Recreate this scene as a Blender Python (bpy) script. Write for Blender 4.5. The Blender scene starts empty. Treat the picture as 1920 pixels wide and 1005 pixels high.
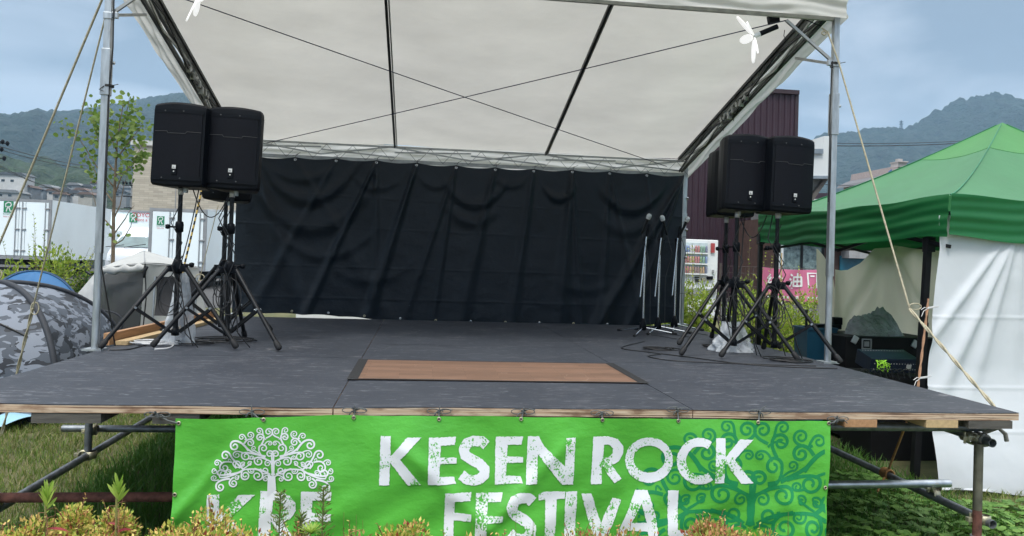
import bpy, bmesh, math, random
import numpy as np
from mathutils import Vector, Matrix
from mathutils.geometry import tessellate_polygon
random.seed(7); rng = np.random.default_rng(7)
R = math.radians; PI = math.pi
C = bpy.context.scene
COL = C.collection

# ------------------------------------------------------------------ camera
FPX, CY, CAMZ = 1430.0, 463.0, 1.65
a_, t_, r_ = 0.11821, 0.01695, 0.032425
FW = Vector((math.sin(a_)*math.cos(t_), math.cos(a_)*math.cos(t_), math.sin(t_)))
R0 = Vector((math.cos(a_), -math.sin(a_), 0)); U0 = R0.cross(FW)
RT = R0*math.cos(r_) + U0*math.sin(r_); UP = -R0*math.sin(r_) + U0*math.cos(r_)
cd = bpy.data.cameras.new("camera"); cam = bpy.data.objects.new("camera", cd); COL.objects.link(cam)
cd.sensor_width = 36; cd.lens = FPX/1920*36; cd.shift_y = -(502.5-CY)/1920
cd.clip_start = 0.05; cd.clip_end = 9000
m_ = Matrix((RT, UP, -FW)).transposed().to_4x4(); m_.translation = Vector((0, 0, CAMZ)); cam.matrix_world = m_
C.camera = cam

def ray(u, v): return FW + RT*((u-960)/FPX) - UP*((v-CY)/FPX)
def atY(u, v, y): d = ray(u, v); d = d*(y/d.y); return Vector((d.x, y, d.z+CAMZ))
def atZ(u, v, z): d = ray(u, v); d = d*((z-CAMZ)/d.z); return Vector((d.x, d.y, z))
def atX(u, v, x): d = ray(u, v); d = d*(x/d.x); return Vector((x, d.y, d.z+CAMZ))

# ------------------------------------------------------------------ world, sun, exposure
SUN_EL, SUN_AZ = R(58), R(205)       # azimuth clockwise from +Y
w = bpy.data.worlds.new("World"); C.world = w; w.use_nodes = True
nt = w.node_tree; N = nt.nodes; L = nt.links
for n in list(N): N.remove(n)
out = N.new('ShaderNodeOutputWorld'); bg = N.new('ShaderNodeBackground'); bg.inputs[1].default_value = 0.11
sky = N.new('ShaderNodeTexSky'); sky.sky_type = 'NISHITA'; sky.sun_disc = False
sky.sun_elevation = SUN_EL; sky.sun_rotation = SUN_AZ; sky.dust_density = 2
tc = N.new('ShaderNodeTexCoord'); mp = N.new('ShaderNodeMapping'); mp.inputs['Scale'].default_value = (1, 1, 3.2); mp.inputs['Location'].default_value = (.9, .35, .4)
n1 = N.new('ShaderNodeTexNoise'); n1.inputs['Scale'].default_value = 3.4; n1.inputs['Detail'].default_value = 6; n1.inputs['Roughness'].default_value = .5
n1.inputs['Distortion'].default_value = .5
cr = N.new('ShaderNodeValToRGB')
cr.color_ramp.elements[0].position = .40; cr.color_ramp.elements[0].color = (1.5, 1.8, 2.2, 1)
cr.color_ramp.elements[1].position = .60; cr.color_ramp.elements[1].color = (3.35, 3.65, 4.1, 1)
sep = N.new('ShaderNodeSeparateXYZ'); hr = N.new('ShaderNodeMapRange')
hr.inputs['From Min'].default_value = 0.0; hr.inputs['From Max'].default_value = .26
hr.inputs['To Min'].default_value = .55; hr.inputs['To Max'].default_value = 0
hz = N.new('ShaderNodeMixRGB'); hz.inputs[2].default_value = (3.9, 4.2, 4.6, 1)
zr = N.new('ShaderNodeMapRange'); zr.inputs['From Min'].default_value = .35; zr.inputs['From Max'].default_value = .9
zr.inputs['To Min'].default_value = 0; zr.inputs['To Max'].default_value = .9
zm = N.new('ShaderNodeMixRGB'); zm.inputs[2].default_value = (13.2, 13.0, 12.6, 1)
mx = N.new('ShaderNodeMixRGB'); mx.inputs[0].default_value = .97
L.new(tc.outputs['Generated'], mp.inputs[0]); L.new(mp.outputs[0], n1.inputs['Vector']); L.new(n1.outputs[0], cr.inputs[0])
L.new(tc.outputs['Generated'], sep.inputs[0]); L.new(sep.outputs[2], hr.inputs[0]); L.new(hr.outputs[0], hz.inputs[0])
L.new(cr.outputs[0], hz.inputs[1]); L.new(sep.outputs[2], zr.inputs[0])
L.new(hz.outputs[0], zm.inputs[1]); L.new(zr.outputs[0], zm.inputs[0])
L.new(sky.outputs[0], mx.inputs[1]); L.new(zm.outputs[0], mx.inputs[2]); L.new(mx.outputs[0], bg.inputs[0]); L.new(bg.outputs[0], out.inputs[0])
sl = bpy.data.lights.new("sun", 'SUN'); sl.energy = 1.3; sl.angle = R(14); sl.color = (1, .97, .92)
so = bpy.data.objects.new("sun", sl); COL.objects.link(so)
sd = Vector((math.sin(SUN_AZ)*math.cos(SUN_EL), math.cos(SUN_AZ)*math.cos(SUN_EL), math.sin(SUN_EL)))
so.rotation_euler = sd.to_track_quat('Z', 'Y').to_euler(); so.location = (0, 0, 30)
C.view_settings.view_transform = 'Standard'; C.view_settings.look = 'None'
C.view_settings.exposure = 1.08; C.view_settings.gamma = 1
C.render.engine = 'CYCLES'

# ------------------------------------------------------------------ materials
def newmat(name):
    m = bpy.data.materials.new(name); m.use_nodes = True
    return m, m.node_tree.nodes, m.node_tree.links, m.node_tree.nodes['Principled BSDF']
def noise(N, L, scale, detail=4, vec=None, stretch=None, rough=.55, coord='Object'):
    n = N.new('ShaderNodeTexNoise'); n.inputs['Scale'].default_value = scale; n.inputs['Detail'].default_value = detail
    n.inputs['Roughness'].default_value = rough
    t = N.new('ShaderNodeTexCoord'); mp = N.new('ShaderNodeMapping'); L.new(t.outputs[coord], mp.inputs[0])
    if stretch: mp.inputs['Scale'].default_value = stretch
    L.new(mp.outputs[0], n.inputs['Vector']); return n
def ramp(N, L, src, stops, interp='LINEAR'):
    r = N.new('ShaderNodeValToRGB'); r.color_ramp.interpolation = interp
    e = r.color_ramp.elements
    while len(e) < len(stops): e.new(.5)
    for i, (p, c) in enumerate(stops):
        e[i].position = p; e[i].color = (*c, 1) if len(c) == 3 else c
    L.new(src, r.inputs[0]); return r
def bump(N, L, src, b, strength=.3, dist=.01, prev=None):
    q = N.new('ShaderNodeBump'); q.inputs['Strength'].default_value = strength; q.inputs['Distance'].default_value = dist
    L.new(src, q.inputs['Height'])
    if prev: L.new(prev.outputs[0], q.inputs['Normal'])
    L.new(q.outputs[0], b.inputs['Normal']); return q
def sc(c, k): return tuple(min(1, x*k) for x in c)
def M(name, col, rough=.6, metal=0, var=.18, scale=6, bmp=.15, bscale=60, col2=None, stretch=None, spec=.5, trans=0, dist=.004, sheen=0):
    m, N, L, b = newmat(name)
    n = noise(N, L, scale, 5, stretch=stretch)
    r = ramp(N, L, n.outputs[0], [(.3, sc(col, 1-var)), (.7, col2 or sc(col, 1+var))]); L.new(r.outputs[0], b.inputs['Base Color'])
    b.inputs['Roughness'].default_value = rough; b.inputs['Metallic'].default_value = metal; b.inputs['Specular IOR Level'].default_value = spec
    if sheen: b.inputs['Sheen Weight'].default_value = sheen
    if bmp:
        n2 = noise(N, L, bscale, 3, stretch=stretch); bump(N, L, n2.outputs[0], b, bmp, dist)
    if trans:
        tr = N.new('ShaderNodeBsdfTranslucent'); L.new(r.outputs[0], tr.inputs[0]); ms = N.new('ShaderNodeMixShader'); ms.inputs[0].default_value = trans
        o = N['Material Output']; L.new(b.outputs[0], ms.inputs[1]); L.new(tr.outputs[0], ms.inputs[2]); L.new(ms.outputs[0], o.inputs[0])
    return m
def leafmat(name, stops, rough=.55, trans=.35):
    m, N, L, b = newmat(name)
    g = N.new('ShaderNodeNewGeometry'); r = ramp(N, L, g.outputs['Random Per Island'], stops)
    n = noise(N, L, 3, 3); mul = N.new('ShaderNodeMixRGB'); mul.blend_type = 'MULTIPLY'; mul.inputs[0].default_value = .6
    r2 = ramp(N, L, n.outputs[0], [(.35, (.6, .6, .6)), (.65, (1, 1, 1))]); L.new(r.outputs[0], mul.inputs[1]); L.new(r2.outputs[0], mul.inputs[2])
    L.new(mul.outputs[0], b.inputs['Base Color']); b.inputs['Roughness'].default_value = rough
    tr = N.new('ShaderNodeBsdfTranslucent'); L.new(mul.outputs[0], tr.inputs[0]); ms = N.new('ShaderNodeMixShader'); ms.inputs[0].default_value = trans
    o = N['Material Output']; L.new(b.outputs[0], ms.inputs[1]); L.new(tr.outputs[0], ms.inputs[2]); L.new(ms.outputs[0], o.inputs[0])
    return m

steel = M('galvanised_steel', (.42, .45, .47), .42, .75, .25, 30, .2, 200, stretch=(1, 1, .2))
pipe = M('scaffold_pipe', (.2, .22, .24), .45, .7, .35, 18, .2, 120)
brightpipe = M('bright_pipe', (.5, .54, .58), .35, .85, .25, 14, .2, 120)
rust = M('rusty_pipe', (.15, .06, .045), .85, .1, .5, 25, .5, 160)
blackmetal = M('black_metal', (.007, .0075, .009), .4, .1, .2, 20, .1, 150, spec=.35)
rubber = M('black_rubber', (.01, .01, .011), .7, 0, .2, 20, .1, 150)
plastic = M('black_plastic', (.003, .0042, .0068), .5, 0, .2, 10, .3, 300, dist=.001, spec=.16)
chrome = M('chrome', (.6, .62, .64), .22, 1, .1, 8, 0)
brass = M('clamp_steel', (.45, .42, .3), .45, .8, .4, 40, .4, 150)
rope_m = M('rope_fibre', (.42, .38, .27), .9, 0, .25, 40, .8, 220)
orange_rope = M('orange_rope', (.4, .2, .07), .9, 0, .25, 40, .8, 220)
blue_rope = M('navy_rope', (.018, .022, .06), .8, 0, .25, 40, .4, 220)
whitecable = M('white_cable', (.6, .6, .6), .5, 0, .05, 8, 0)
cable_m = M('black_cable', (.01, .01, .011), .45, 0, .1, 8, 0)
tie_m = M('grey_string', (.09, .1, .1), .6, 0, .2, 30, .2, 200)
roof_m = M('roof_fabric', (.67, .655, .615), .7, 0, .09, 1.1, .8, 5, trans=.34, dist=.02, stretch=(1, 1.6, 1))
valance_m = M('valance_fabric', (.74, .73, .69), .7, 0, .06, 2, .3, 9, trans=.45, dist=.01)
wood = M('pine_wood', (.40, .22, .11), .6, 0, .2, 6, .3, 60, stretch=(8, .6, 8))
palewood = M('pale_wood', (.5, .36, .19), .7, 0, .15, 6, .3, 60, stretch=(8, .6, 8))
greywood = M('weathered_wood', (.09, .085, .075), .85, 0, .4, 9, .5, 60, stretch=(.6, 6, 6))
whitepaint = M('white_paint', (.72, .74, .74), .45, 0, .05, 2, 0)
greyframe = M('grey_frame', (.3, .31, .32), .5, .3, .1, 6, 0)
glass_dark = M('dark_glass', (.02, .03, .035), .12, 0, .2, 3, 0)
inkgreen = M('green_ink', (.02, .22, .1), .6, 0, .05, 3, 0)
inkred = M('red_ink', (.5, .03, .05), .6, 0, .05, 3, 0)
inkblack = M('black_ink', (.01, .01, .01), .6, 0, .05, 3, 0)
bark = M('bark', (.16, .12, .08), .9, 0, .3, 14, .5, 60)

def deck_mat():
    m, N, L, b = newmat('painted_deck')
    n = noise(N, L, 1.6, 5); r = ramp(N, L, n.outputs[0], [(.3, (.033, .038, .049)), (.7, (.048, .054, .067))])
    s = noise(N, L, 3.2, 10, stretch=(1.2, 10, 1), rough=.72); k = ramp(N, L, s.outputs[0], [(.545, (0, 0, 0)), (.64, (1, 1, 1))])
    s2 = noise(N, L, 2.2, 3); k2 = ramp(N, L, s2.outputs[0], [(.4, (.1, .1, .1)), (.62, (1, 1, 1))])
    mu = N.new('ShaderNodeMath'); mu.operation = 'MULTIPLY'; L.new(k.outputs[0], mu.inputs[0]); L.new(k2.outputs[0], mu.inputs[1])
    mu2 = N.new('ShaderNodeMath'); mu2.operation = 'MULTIPLY'; L.new(mu.outputs[0], mu2.inputs[0]); mu2.inputs[1].default_value = .75
    mx = N.new('ShaderNodeMixRGB'); L.new(mu2.outputs[0], mx.inputs[0]); L.new(r.outputs[0], mx.inputs[1]); mx.inputs[2].default_value = (.2, .2, .215, 1)
    # curved scratches from dragged gear
    v = N.new('ShaderNodeTexVoronoi'); v.feature = 'DISTANCE_TO_EDGE'; v.inputs['Scale'].default_value = 1.1
    dn = noise(N, L, 1.5, 2); L.new(dn.outputs['Color'], v.inputs['Vector'])
    vr = ramp(N, L, v.outputs['Distance'], [(.0, (1, 1, 1)), (.006, (0, 0, 0))])
    s3 = noise(N, L, 1.1, 2); k3 = ramp(N, L, s3.outputs[0], [(.54, (0, 0, 0)), (.6, (.5, .5, .5))])
    mu3 = N.new('ShaderNodeMath'); mu3.operation = 'MULTIPLY'; L.new(vr.outputs[0], mu3.inputs[0]); L.new(k3.outputs[0], mu3.inputs[1])
    mx2 = N.new('ShaderNodeMixRGB'); L.new(mu3.outputs[0], mx2.inputs[0]); L.new(mx.outputs[0], mx2.inputs[1]); mx2.inputs[2].default_value = (.24, .24, .25, 1)
    s4 = noise(N, L, 13, 4, stretch=(1, 4.5, 1), rough=.6); k4 = ramp(N, L, s4.outputs[0], [(.625, (0, 0, 0)), (.68, (.7, .7, .7))])
    s5 = noise(N, L, 60, 2); k5 = ramp(N, L, s5.outputs[0], [(.76, (0, 0, 0)), (.79, (.7, .7, .7))]); ad5 = N.new('ShaderNodeMath'); ad5.operation = 'MAXIMUM'; L.new(k4.outputs[0], ad5.inputs[0]); L.new(k5.outputs[0], ad5.inputs[1])
    mx4 = N.new('ShaderNodeMixRGB'); L.new(ad5.outputs[0], mx4.inputs[0]); L.new(mx2.outputs[0], mx4.inputs[1]); mx4.inputs[2].default_value = (.2, .21, .23, 1); mx2 = mx4
    L.new(mx2.outputs[0], b.inputs['Base Color']); b.inputs['Roughness'].default_value = .6; b.inputs['Specular IOR Level'].default_value = .25
    n3 = noise(N, L, 40, 4, stretch=(.5, 3, 1)); bump(N, L, n3.outputs[0], b, .25, .004)
    return m
deck_m = deck_mat()
def ply_mat():
    m, N, L, b = newmat('plywood_edge')
    n = noise(N, L, 1, 6, stretch=(1.3, 1, 110)); n2 = noise(N, L, 5, 6, stretch=(1, 1, 4))
    r = ramp(N, L, n.outputs[0], [(.36, (.06, .03, .02)), (.44, (.45, .3, .2)), (.56, (.62, .5, .37)), (.64, (.16, .09, .06))])
    r2 = ramp(N, L, n2.outputs[0], [(.38, (.35, .25, .2)), (.52, (1, 1, 1))]); mu = N.new('ShaderNodeMixRGB'); mu.blend_type = 'MULTIPLY'; mu.inputs[0].default_value = .8
    L.new(r.outputs[0], mu.inputs[1]); L.new(r2.outputs[0], mu.inputs[2]); L.new(mu.outputs[0], b.inputs['Base Color']); b.inputs['Roughness'].default_value = .8
    return m
ply_m = ply_mat()
def floor_mat():
    m, N, L, b = newmat('laminate_boards')
    t = N.new('ShaderNodeTexCoord'); br = N.new('ShaderNodeTexBrick'); L.new(t.outputs['Object'], br.inputs['Vector'])
    br.inputs['Scale'].default_value = 1; br.inputs['Brick Width'].default_value = .42; br.inputs['Row Height'].default_value = .062
    br.inputs['Mortar Size'].default_value = .0008; br.inputs['Color1'].default_value = (.22, .13, .088, 1); br.inputs['Color2'].default_value = (.155, .092, .062, 1)
    br.inputs['Mortar'].default_value = (.05, .025, .015, 1)
    n = noise(N, L, 6, 6, stretch=(1, 14, 1)); r2 = ramp(N, L, n.outputs[0], [(.3, (.7, .68, .65)), (.7, (1.25, 1.2, 1.15))])
    mu = N.new('ShaderNodeMixRGB'); mu.blend_type = 'MULTIPLY'; mu.inputs[0].default_value = .9
    L.new(br.outputs['Color'], mu.inputs[1]); L.new(r2.outputs[0], mu.inputs[2])
    v = N.new('ShaderNodeTexVoronoi'); v.feature = 'DISTANCE_TO_EDGE'; v.inputs['Scale'].default_value = 2.2
    dn = noise(N, L, 2.5, 1.5); L.new(dn.outputs['Color'], v.inputs['Vector'])
    vr = ramp(N, L, v.outputs['Distance'], [(.0, (.5, .5, .5)), (.006, (0, 0, 0))]); s3 = noise(N, L, 2.4, 2); k3 = ramp(N, L, s3.outputs[0], [(.45, (0, 0, 0)), (.6, (1, 1, 1))])
    mm = N.new('ShaderNodeMath'); mm.operation = 'MULTIPLY'; L.new(vr.outputs[0], mm.inputs[0]); L.new(k3.outputs[0], mm.inputs[1])
    mx2 = N.new('ShaderNodeMixRGB'); L.new(mm.outputs[0], mx2.inputs[0]); L.new(mu.outputs[0], mx2.inputs[1]); mx2.inputs[2].default_value = (.5, .36, .28, 1)
    L.new(mx2.outputs[0], b.inputs['Base Color']); b.inputs['Roughness'].default_value = .5
    return m
def curtain_mat():
    m, N, L, b = newmat('black_tarpaulin')
    n = noise(N, L, 1.3, 4); r = ramp(N, L, n.outputs[0], [(.3, (.0028, .0072, .0125)), (.7, (.0042, .0095, .0165))]); 
    sp = noise(N, L, 9, 2); kr = ramp(N, L, sp.outputs[0], [(.78, (0, 0, 0)), (.8, (.5, .5, .5))])
    mx = N.new('ShaderNodeMixRGB'); L.new(kr.outputs[0], mx.inputs[0]); L.new(r.outputs[0], mx.inputs[1]); mx.inputs[2].default_value = (.06, .09, .1, 1)
    L.new(mx.outputs[0], b.inputs['Base Color']); b.inputs['Roughness'].default_value = .46; b.inputs['Specular IOR Level'].default_value = .32
    a = noise(N, L, 4, 6, rough=.6); q = bump(N, L, a.outputs[0], b, .5, .03)
    c = noise(N, L, 30, 3, stretch=(1, 1, 2.5)); bump(N, L, c.outputs[0], b, .25, .004, q)
    return m
def speckle_ink(name, base, under, thr=.60):
    m, N, L, b = newmat(name)
    a = noise(N, L, 95, 3, rough=.7); k = noise(N, L, 9, 3)
    ad = N.new('ShaderNodeMath'); ad.operation = 'ADD'; L.new(a.outputs[0], ad.inputs[0]); L.new(k.outputs[0], ad.inputs[1])
    r = ramp(N, L, ad.outputs[0], [(0, base), (1, under)]); 
    mr = N.new('ShaderNodeMapRange'); L.new(ad.outputs[0], mr.inputs[0]); mr.inputs['From Min'].default_value = thr*2-.03; mr.inputs['From Max'].default_value = thr*2
    L.new(mr.outputs[0], r.inputs[0]); L.new(r.outputs[0], b.inputs['Base Color']); b.inputs['Roughness'].default_value = .5
    return m
BAN = (.095, .44, .05)
def camo_mat():
    m, N, L, b = newmat('camouflage_fabric')
    n = noise(N, L, 5.5, 2.0, stretch=(1, 1, 1.9)); n.inputs['Distortion'].default_value = .5
    r = ramp(N, L, n.outputs[0], [(0, (.022, .026, .034)), (.47, (.065, .078, .1))], 'CONSTANT')
    nb = noise(N, L, 6.5, 2.0, stretch=(.9, .9, 2.1)); nb.inputs['Distortion'].default_value = .6; nb.inputs['Vector'].links[0].from_node.inputs['Location'].default_value = (3.3, 7.1, 5.2)
    rb = ramp(N, L, nb.outputs[0], [(0, (0, 0, 0)), (.53, (1, 1, 1))], 'CONSTANT'); mc = N.new('ShaderNodeMixRGB'); L.new(rb.outputs[0], mc.inputs[0]); L.new(r.outputs[0], mc.inputs[1]); mc.inputs[2].default_value = (.185, .21, .255, 1)
    L.new(mc.outputs[0], b.inputs['Base Color']); b.inputs['Roughness'].default_value = .6; b.inputs['Specular IOR Level'].default_value = .3
    return m
def mesh_mat():
    m, N, L, b = newmat('insect_mesh'); b.inputs['Base Color'].default_value = (.04, .043, .045, 1); b.inputs['Roughness'].default_value = .7
    tr = N.new('ShaderNodeBsdfTransparent'); ms = N.new('ShaderNodeMixShader'); ms.inputs[0].default_value = .14
    o = N['Material Output']; L.new(b.outputs[0], ms.inputs[1]); L.new(tr.outputs[0], ms.inputs[2]); L.new(ms.outputs[0], o.inputs[0]); return m
def film_mat():
    m, N, L, b = newmat('clear_plastic_film'); b.inputs['Base Color'].default_value = (.62, .66, .7, 1); b.inputs['Roughness'].default_value = .22
    tr = N.new('ShaderNodeBsdfTransparent'); ms = N.new('ShaderNodeMixShader'); n = noise(N, L, 7, 3, stretch=(1, 1, .5)); r = ramp(N, L, n.outputs[0], [(.35, (.2, .2, .2)), (.65, (.7, .7, .7))])
    L.new(r.outputs[0], ms.inputs[0]); o = N['Material Output']; L.new(b.outputs[0], ms.inputs[1]); L.new(tr.outputs[0], ms.inputs[2]); L.new(ms.outputs[0], o.inputs[0])
    n2 = noise(N, L, 30, 3); bump(N, L, n2.outputs[0], b, .8, .02); return m
film = film_mat()

# ------------------------------------------------------------------ mesh builder
ORG = {}
def setp(o, label=None, cat=None, group=None, kind=None):
    if label: o['label'] = label
    if cat: o['category'] = cat
    if group: o['group'] = group
    if kind: o['kind'] = kind
    return o
def thing(name, label, cat, loc=(0, 0, 0), group=None, kind=None):
    o = bpy.data.objects.new(name, None); COL.objects.link(o); o.location = loc; ORG[o.name] = Vector(loc); o.empty_display_size = .1
    return setp(o, label, cat, group, kind)
def ortho(d):
    d = Vector(d).normalized(); a = Vector((0, 0, 1)) if abs(d.z) < .9 else Vector((1, 0, 0))
    x = d.cross(a).normalized(); return x, d.cross(x).normalized()
class MB:
    def __init__(s): s.v = []; s.f = []; s.mi = []; s.sm = []
    def add(s, vs, fs, mi=0, smooth=False):
        o = len(s.v); s.v += [tuple(p) for p in vs]; s.f += [tuple(i+o for i in f) for f in fs]; s.mi += [mi]*len(fs); s.sm += [smooth]*len(fs); return s
    def box(s, c, d, rot=None, mi=0, bev=0):
        x, y, z = [k/2 for k in d]; c = Vector(c)
        if bev:
            bm = bmesh.new(); bmesh.ops.create_cube(bm, size=1); 
            for q in bm.verts: q.co = Vector((q.co.x*d[0], q.co.y*d[1], q.co.z*d[2]))
            bmesh.ops.bevel(bm, geom=bm.edges[:], offset=bev, segments=2, affect='EDGES', profile=.6)
            bm.verts.index_update(); vs = [(rot @ q.co if rot else q.co)+c for q in bm.verts]; fs = [[k.index for k in f.verts] for f in bm.faces]; bm.free()
            return s.add(vs, fs, mi)
        p = [Vector(q) for q in ((-x, -y, -z), (x, -y, -z), (x, y, -z), (-x, y, -z), (-x, -y, z), (x, -y, z), (x, y, z), (-x, y, z))]
        p = [(rot @ q if rot else q)+c for q in p]
        return s.add(p, [(0, 3, 2, 1), (4, 5, 6, 7), (0, 1, 5, 4), (1, 2, 6, 5), (2, 3, 7, 6), (3, 0, 4, 7)], mi)
    def beam(s, a, b, wd, ht, mi=0, up=(0, 0, 1)):
        a, b = Vector(a), Vector(b); d = (b-a).normalized(); x = d.cross(Vector(up)).normalized(); y = x.cross(d)
        q = []
        for p in (a, b): q += [p-x*wd/2-y*ht/2, p+x*wd/2-y*ht/2, p+x*wd/2+y*ht/2, p-x*wd/2+y*ht/2]
        return s.add(q, [(0, 1, 2, 3), (7, 6, 5, 4), (0, 4, 5, 1), (1, 5, 6, 2), (2, 6, 7, 3), (3, 7, 4, 0)], mi)
    def tube(s, pts, r, seg=10, mi=0, cap=True, hollow=False):
        pts = [Vector(p) for p in pts]; n = len(pts); rr = r if isinstance(r, (list, tuple)) else [r]*n
        vs = []; fs = []; px = None
        for i, p in enumerate(pts):
            d = (pts[min(i+1, n-1)]-pts[max(i-1, 0)]).normalized()
            if px is None: x, y = ortho(d)
            else:
                x = (px-d*px.dot(d)); x = x.normalized() if x.length > 1e-6 else ortho(d)[0]; y = d.cross(x)
            px = x
            vs += [p+(x*math.cos(2*PI*k/seg)+y*math.sin(2*PI*k/seg))*rr[i] for k in range(seg)]
        for i in range(n-1):
            for k in range(seg):
                a = i*seg+k; b = i*seg+(k+1) % seg; fs.append((a, b, b+seg, a+seg))
        s.add(vs, fs, mi, True)
        if cap: s.add([vs[k] for k in range(seg)], [tuple(range(seg))[::-1]], mi); s.add(vs[-seg:], [tuple(range(seg))], mi)
        return s
    def lathe(s, prof, c=(0, 0, 0), seg=20, mi=0, mat=None):
        c = Vector(c); vs = []; fs = []
        for (r, z) in prof:
            for k in range(seg):
                q = Vector((r*math.cos(2*PI*k/seg), r*math.sin(2*PI*k/seg), z)); vs.append((mat @ q if mat else q)+c)
        for i in range(len(prof)-1):
            for k in range(seg):
                a = i*seg+k; b = i*seg+(k+1) % seg; fs.append((a, b, b+seg, a+seg))
        return s.add(vs, fs, mi, True)
    def grid(s, fn, nu, nv, mi=0, smooth=True):
        vs = [fn(i/nu, j/nv) for j in range(nv+1) for i in range(nu+1)]
        fs = [(j*(nu+1)+i, j*(nu+1)+i+1, (j+1)*(nu+1)+i+1, (j+1)*(nu+1)+i) for j in range(nv) for i in range(nu)]
        return s.add(vs, fs, mi, smooth)
    def poly(s, pts, mi=0): return s.add(pts, [tuple(range(len(pts)))], mi)
    def build(s, name, mats, parent=None, label=None, cat=None, group=None, kind=None):
        me = bpy.data.meshes.new(name); v = np.array(s.v, dtype=float)
        if parent is not None: org = ORG[parent.name]
        else: org = Vector(((v[:, 0].min()+v[:, 0].max())/2, (v[:, 1].min()+v[:, 1].max())/2, v[:, 2].min()))
        me.from_pydata((v-np.array(org)).tolist(), [], s.f)
        for m in (mats if isinstance(mats, (list, tuple)) else [mats]): me.materials.append(m)
        me.polygons.foreach_set('material_index', s.mi); me.polygons.foreach_set('use_smooth', s.sm); me.update()
        o = bpy.data.objects.new(name, me); COL.objects.link(o); ORG[o.name] = Vector(org)
        if parent is not None: o.parent = parent
        else: o.location = org
        return setp(o, label, cat, group, kind)
def kids(o): return [c for c in bpy.data.objects if c.parent == o]
def copy_tree(o, parent=None):
    c = o.copy(); COL.objects.link(c)
    if parent: c.parent = parent
    for ch in kids(o): copy_tree(ch, c)
    return c
def text_faces(mb, s, size, fn, mi=0):
    cu = bpy.data.curves.new('t', 'FONT'); cu.body = s; cu.size = size; cu.align_x = 'CENTER'; cu.align_y = 'CENTER'; cu.resolution_u = 3
    ob = bpy.data.objects.new('t', cu); COL.objects.link(ob); dg = bpy.context.evaluated_depsgraph_get(); dg.update()
    me = ob.evaluated_get(dg).to_mesh(); mb.add([fn(q.co.x, q.co.y) for q in me.vertices], [tuple(p.vertices) for p in me.polygons], mi)
    ob.evaluated_get(dg).to_mesh_clear(); bpy.data.objects.remove(ob); bpy.data.curves.remove(cu)
def bez(p0, p1, p2, n=8):
    return [tuple((1-t)**2*a+2*t*(1-t)*b+t*t*c for a, b, c in zip(p0, p1, p2)) for t in [i/n for i in range(n+1)]]
def ribbon2d(pts, wfn):
    """2D ribbon -> list of quads"""
    n = len(pts); Lp = []; Rp = []
    for i, (x, y) in enumerate(pts):
        x0, y0 = pts[max(0, i-1)]; x1, y1 = pts[min(n-1, i+1)]; d = math.hypot(x1-x0, y1-y0) or 1; nx, ny = -(y1-y0)/d, (x1-x0)/d; h = wfn(i/(n-1))/2
        Lp.append((x+nx*h, y+ny*h)); Rp.append((x-nx*h, y-ny*h))
    return [(Lp[i], Rp[i], Rp[i+1], Lp[i+1]) for i in range(n-1)]
def smoothstep(a, b, x): t = max(0, min(1, (x-a)/(b-a))); return t*t*(3-2*t)
def hsh(i): return (math.sin(i*127.1+3.3)*43758.5453) % 1
def vnoise(x, seed=0):
    i = math.floor(x); f = x-i; f = f*f*(3-2*f); return hsh(i+seed*57)*(1-f)+hsh(i+1+seed*57)*f
def vn2(x, y, seed=0):
    j = math.floor(y); f = y-j; f = f*f*(3-2*f); return vnoise(x, seed+j*1.37)*(1-f)+vnoise(x, seed+(j+1)*1.37)*f
def fbm2(x, y, o=4, seed=0):
    s = 0; a = .5
    for k in range(o): s += a*vn2(x, y, seed+k*3.1); x *= 2.03; y *= 2.03; a *= .5
    return s

# ------------------------------------------------------------------ ground, hills, air
grassground = M('soil_and_turf', (.07, .09, .03), .95, 0, .35, 3, .6, 30, col2=(.14, .13, .06))
asphalt = M('asphalt', (.06, .06, .062), .9, 0, .2, 3, .3, 60)
def gz(x, y):
    d = .45*smoothstep(12.5, 15.5, y)
    return d + .03*(fbm2(x*.8, y*.8, 2)-.4)*(1-smoothstep(10, 13, y))
g = MB(); xs = list(np.linspace(-3000, -40, 8)) + list(np.linspace(-30, 30, 61)) + list(np.linspace(40, 3000, 8)); ys = list(np.linspace(-60, -4, 6)) + list(np.linspace(0, 30, 61)) + [45, 70, 120, 250, 600, 1400, 2800]
vs = [(x, y, gz(x, y)) for y in ys for x in xs]; nx = len(xs)
g.add(vs, [(j*nx+i, j*nx+i+1, (j+1)*nx+i+1, (j+1)*nx+i) for j in range(len(ys)-1) for i in range(nx-1)], 0, True)
g.build('ground', grassground, kind='structure')
a = MB(); a.grid(lambda u, v: (-60+120*u, 16.5+60*v, .456), 4, 4); a.build('car_park', asphalt, kind='structure')

def hills(name, prof, y0, depth, seed, mat, tree=5):
    pts = [(atY(u, v, y0).x, atY(u, v, y0).z) for u, v in prof]
    X = [p[0] for p in pts]; Z = [p[1] for p in pts]
    n = 520; mrow = 60; x0, x1 = X[0], X[-1]
    mb = MB()
    def f(u, v):
        x = x0+(x1-x0)*u; top = float(np.interp(x, X, Z)); e = v**.82
        gul = (fbm2(x/75+v*1.4, v*3.2, 4, seed)-.47)*top*.34*math.sin(min(1, v*1.15)*PI)
        t = tree*(vnoise(x/4.2, seed)+vnoise(x/9.7, seed+3)*1.2-1) if v > .97 else tree*1.6*(vn2(x/9, v*depth/9, seed)-.5)
        return (x, y0-depth*(1-v), max(-2, top*e*(1 if v > .999 else 1)+gul*(1 if v < .999 else 0)+t))
    mb.grid(f, n, mrow); mb.grid(lambda u, v: (lambda q: (q[0], y0+220*v, q[2]*(1-v)-3*v))(f(u, 1)), n, 2)
    return mb.build(name, mat, kind='structure')
hill_m = M('forest_hillside', (.005, .016, .014), .95, 0, .4, .05, 1, .12, col2=(.014, .034, .024), dist=9)
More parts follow.
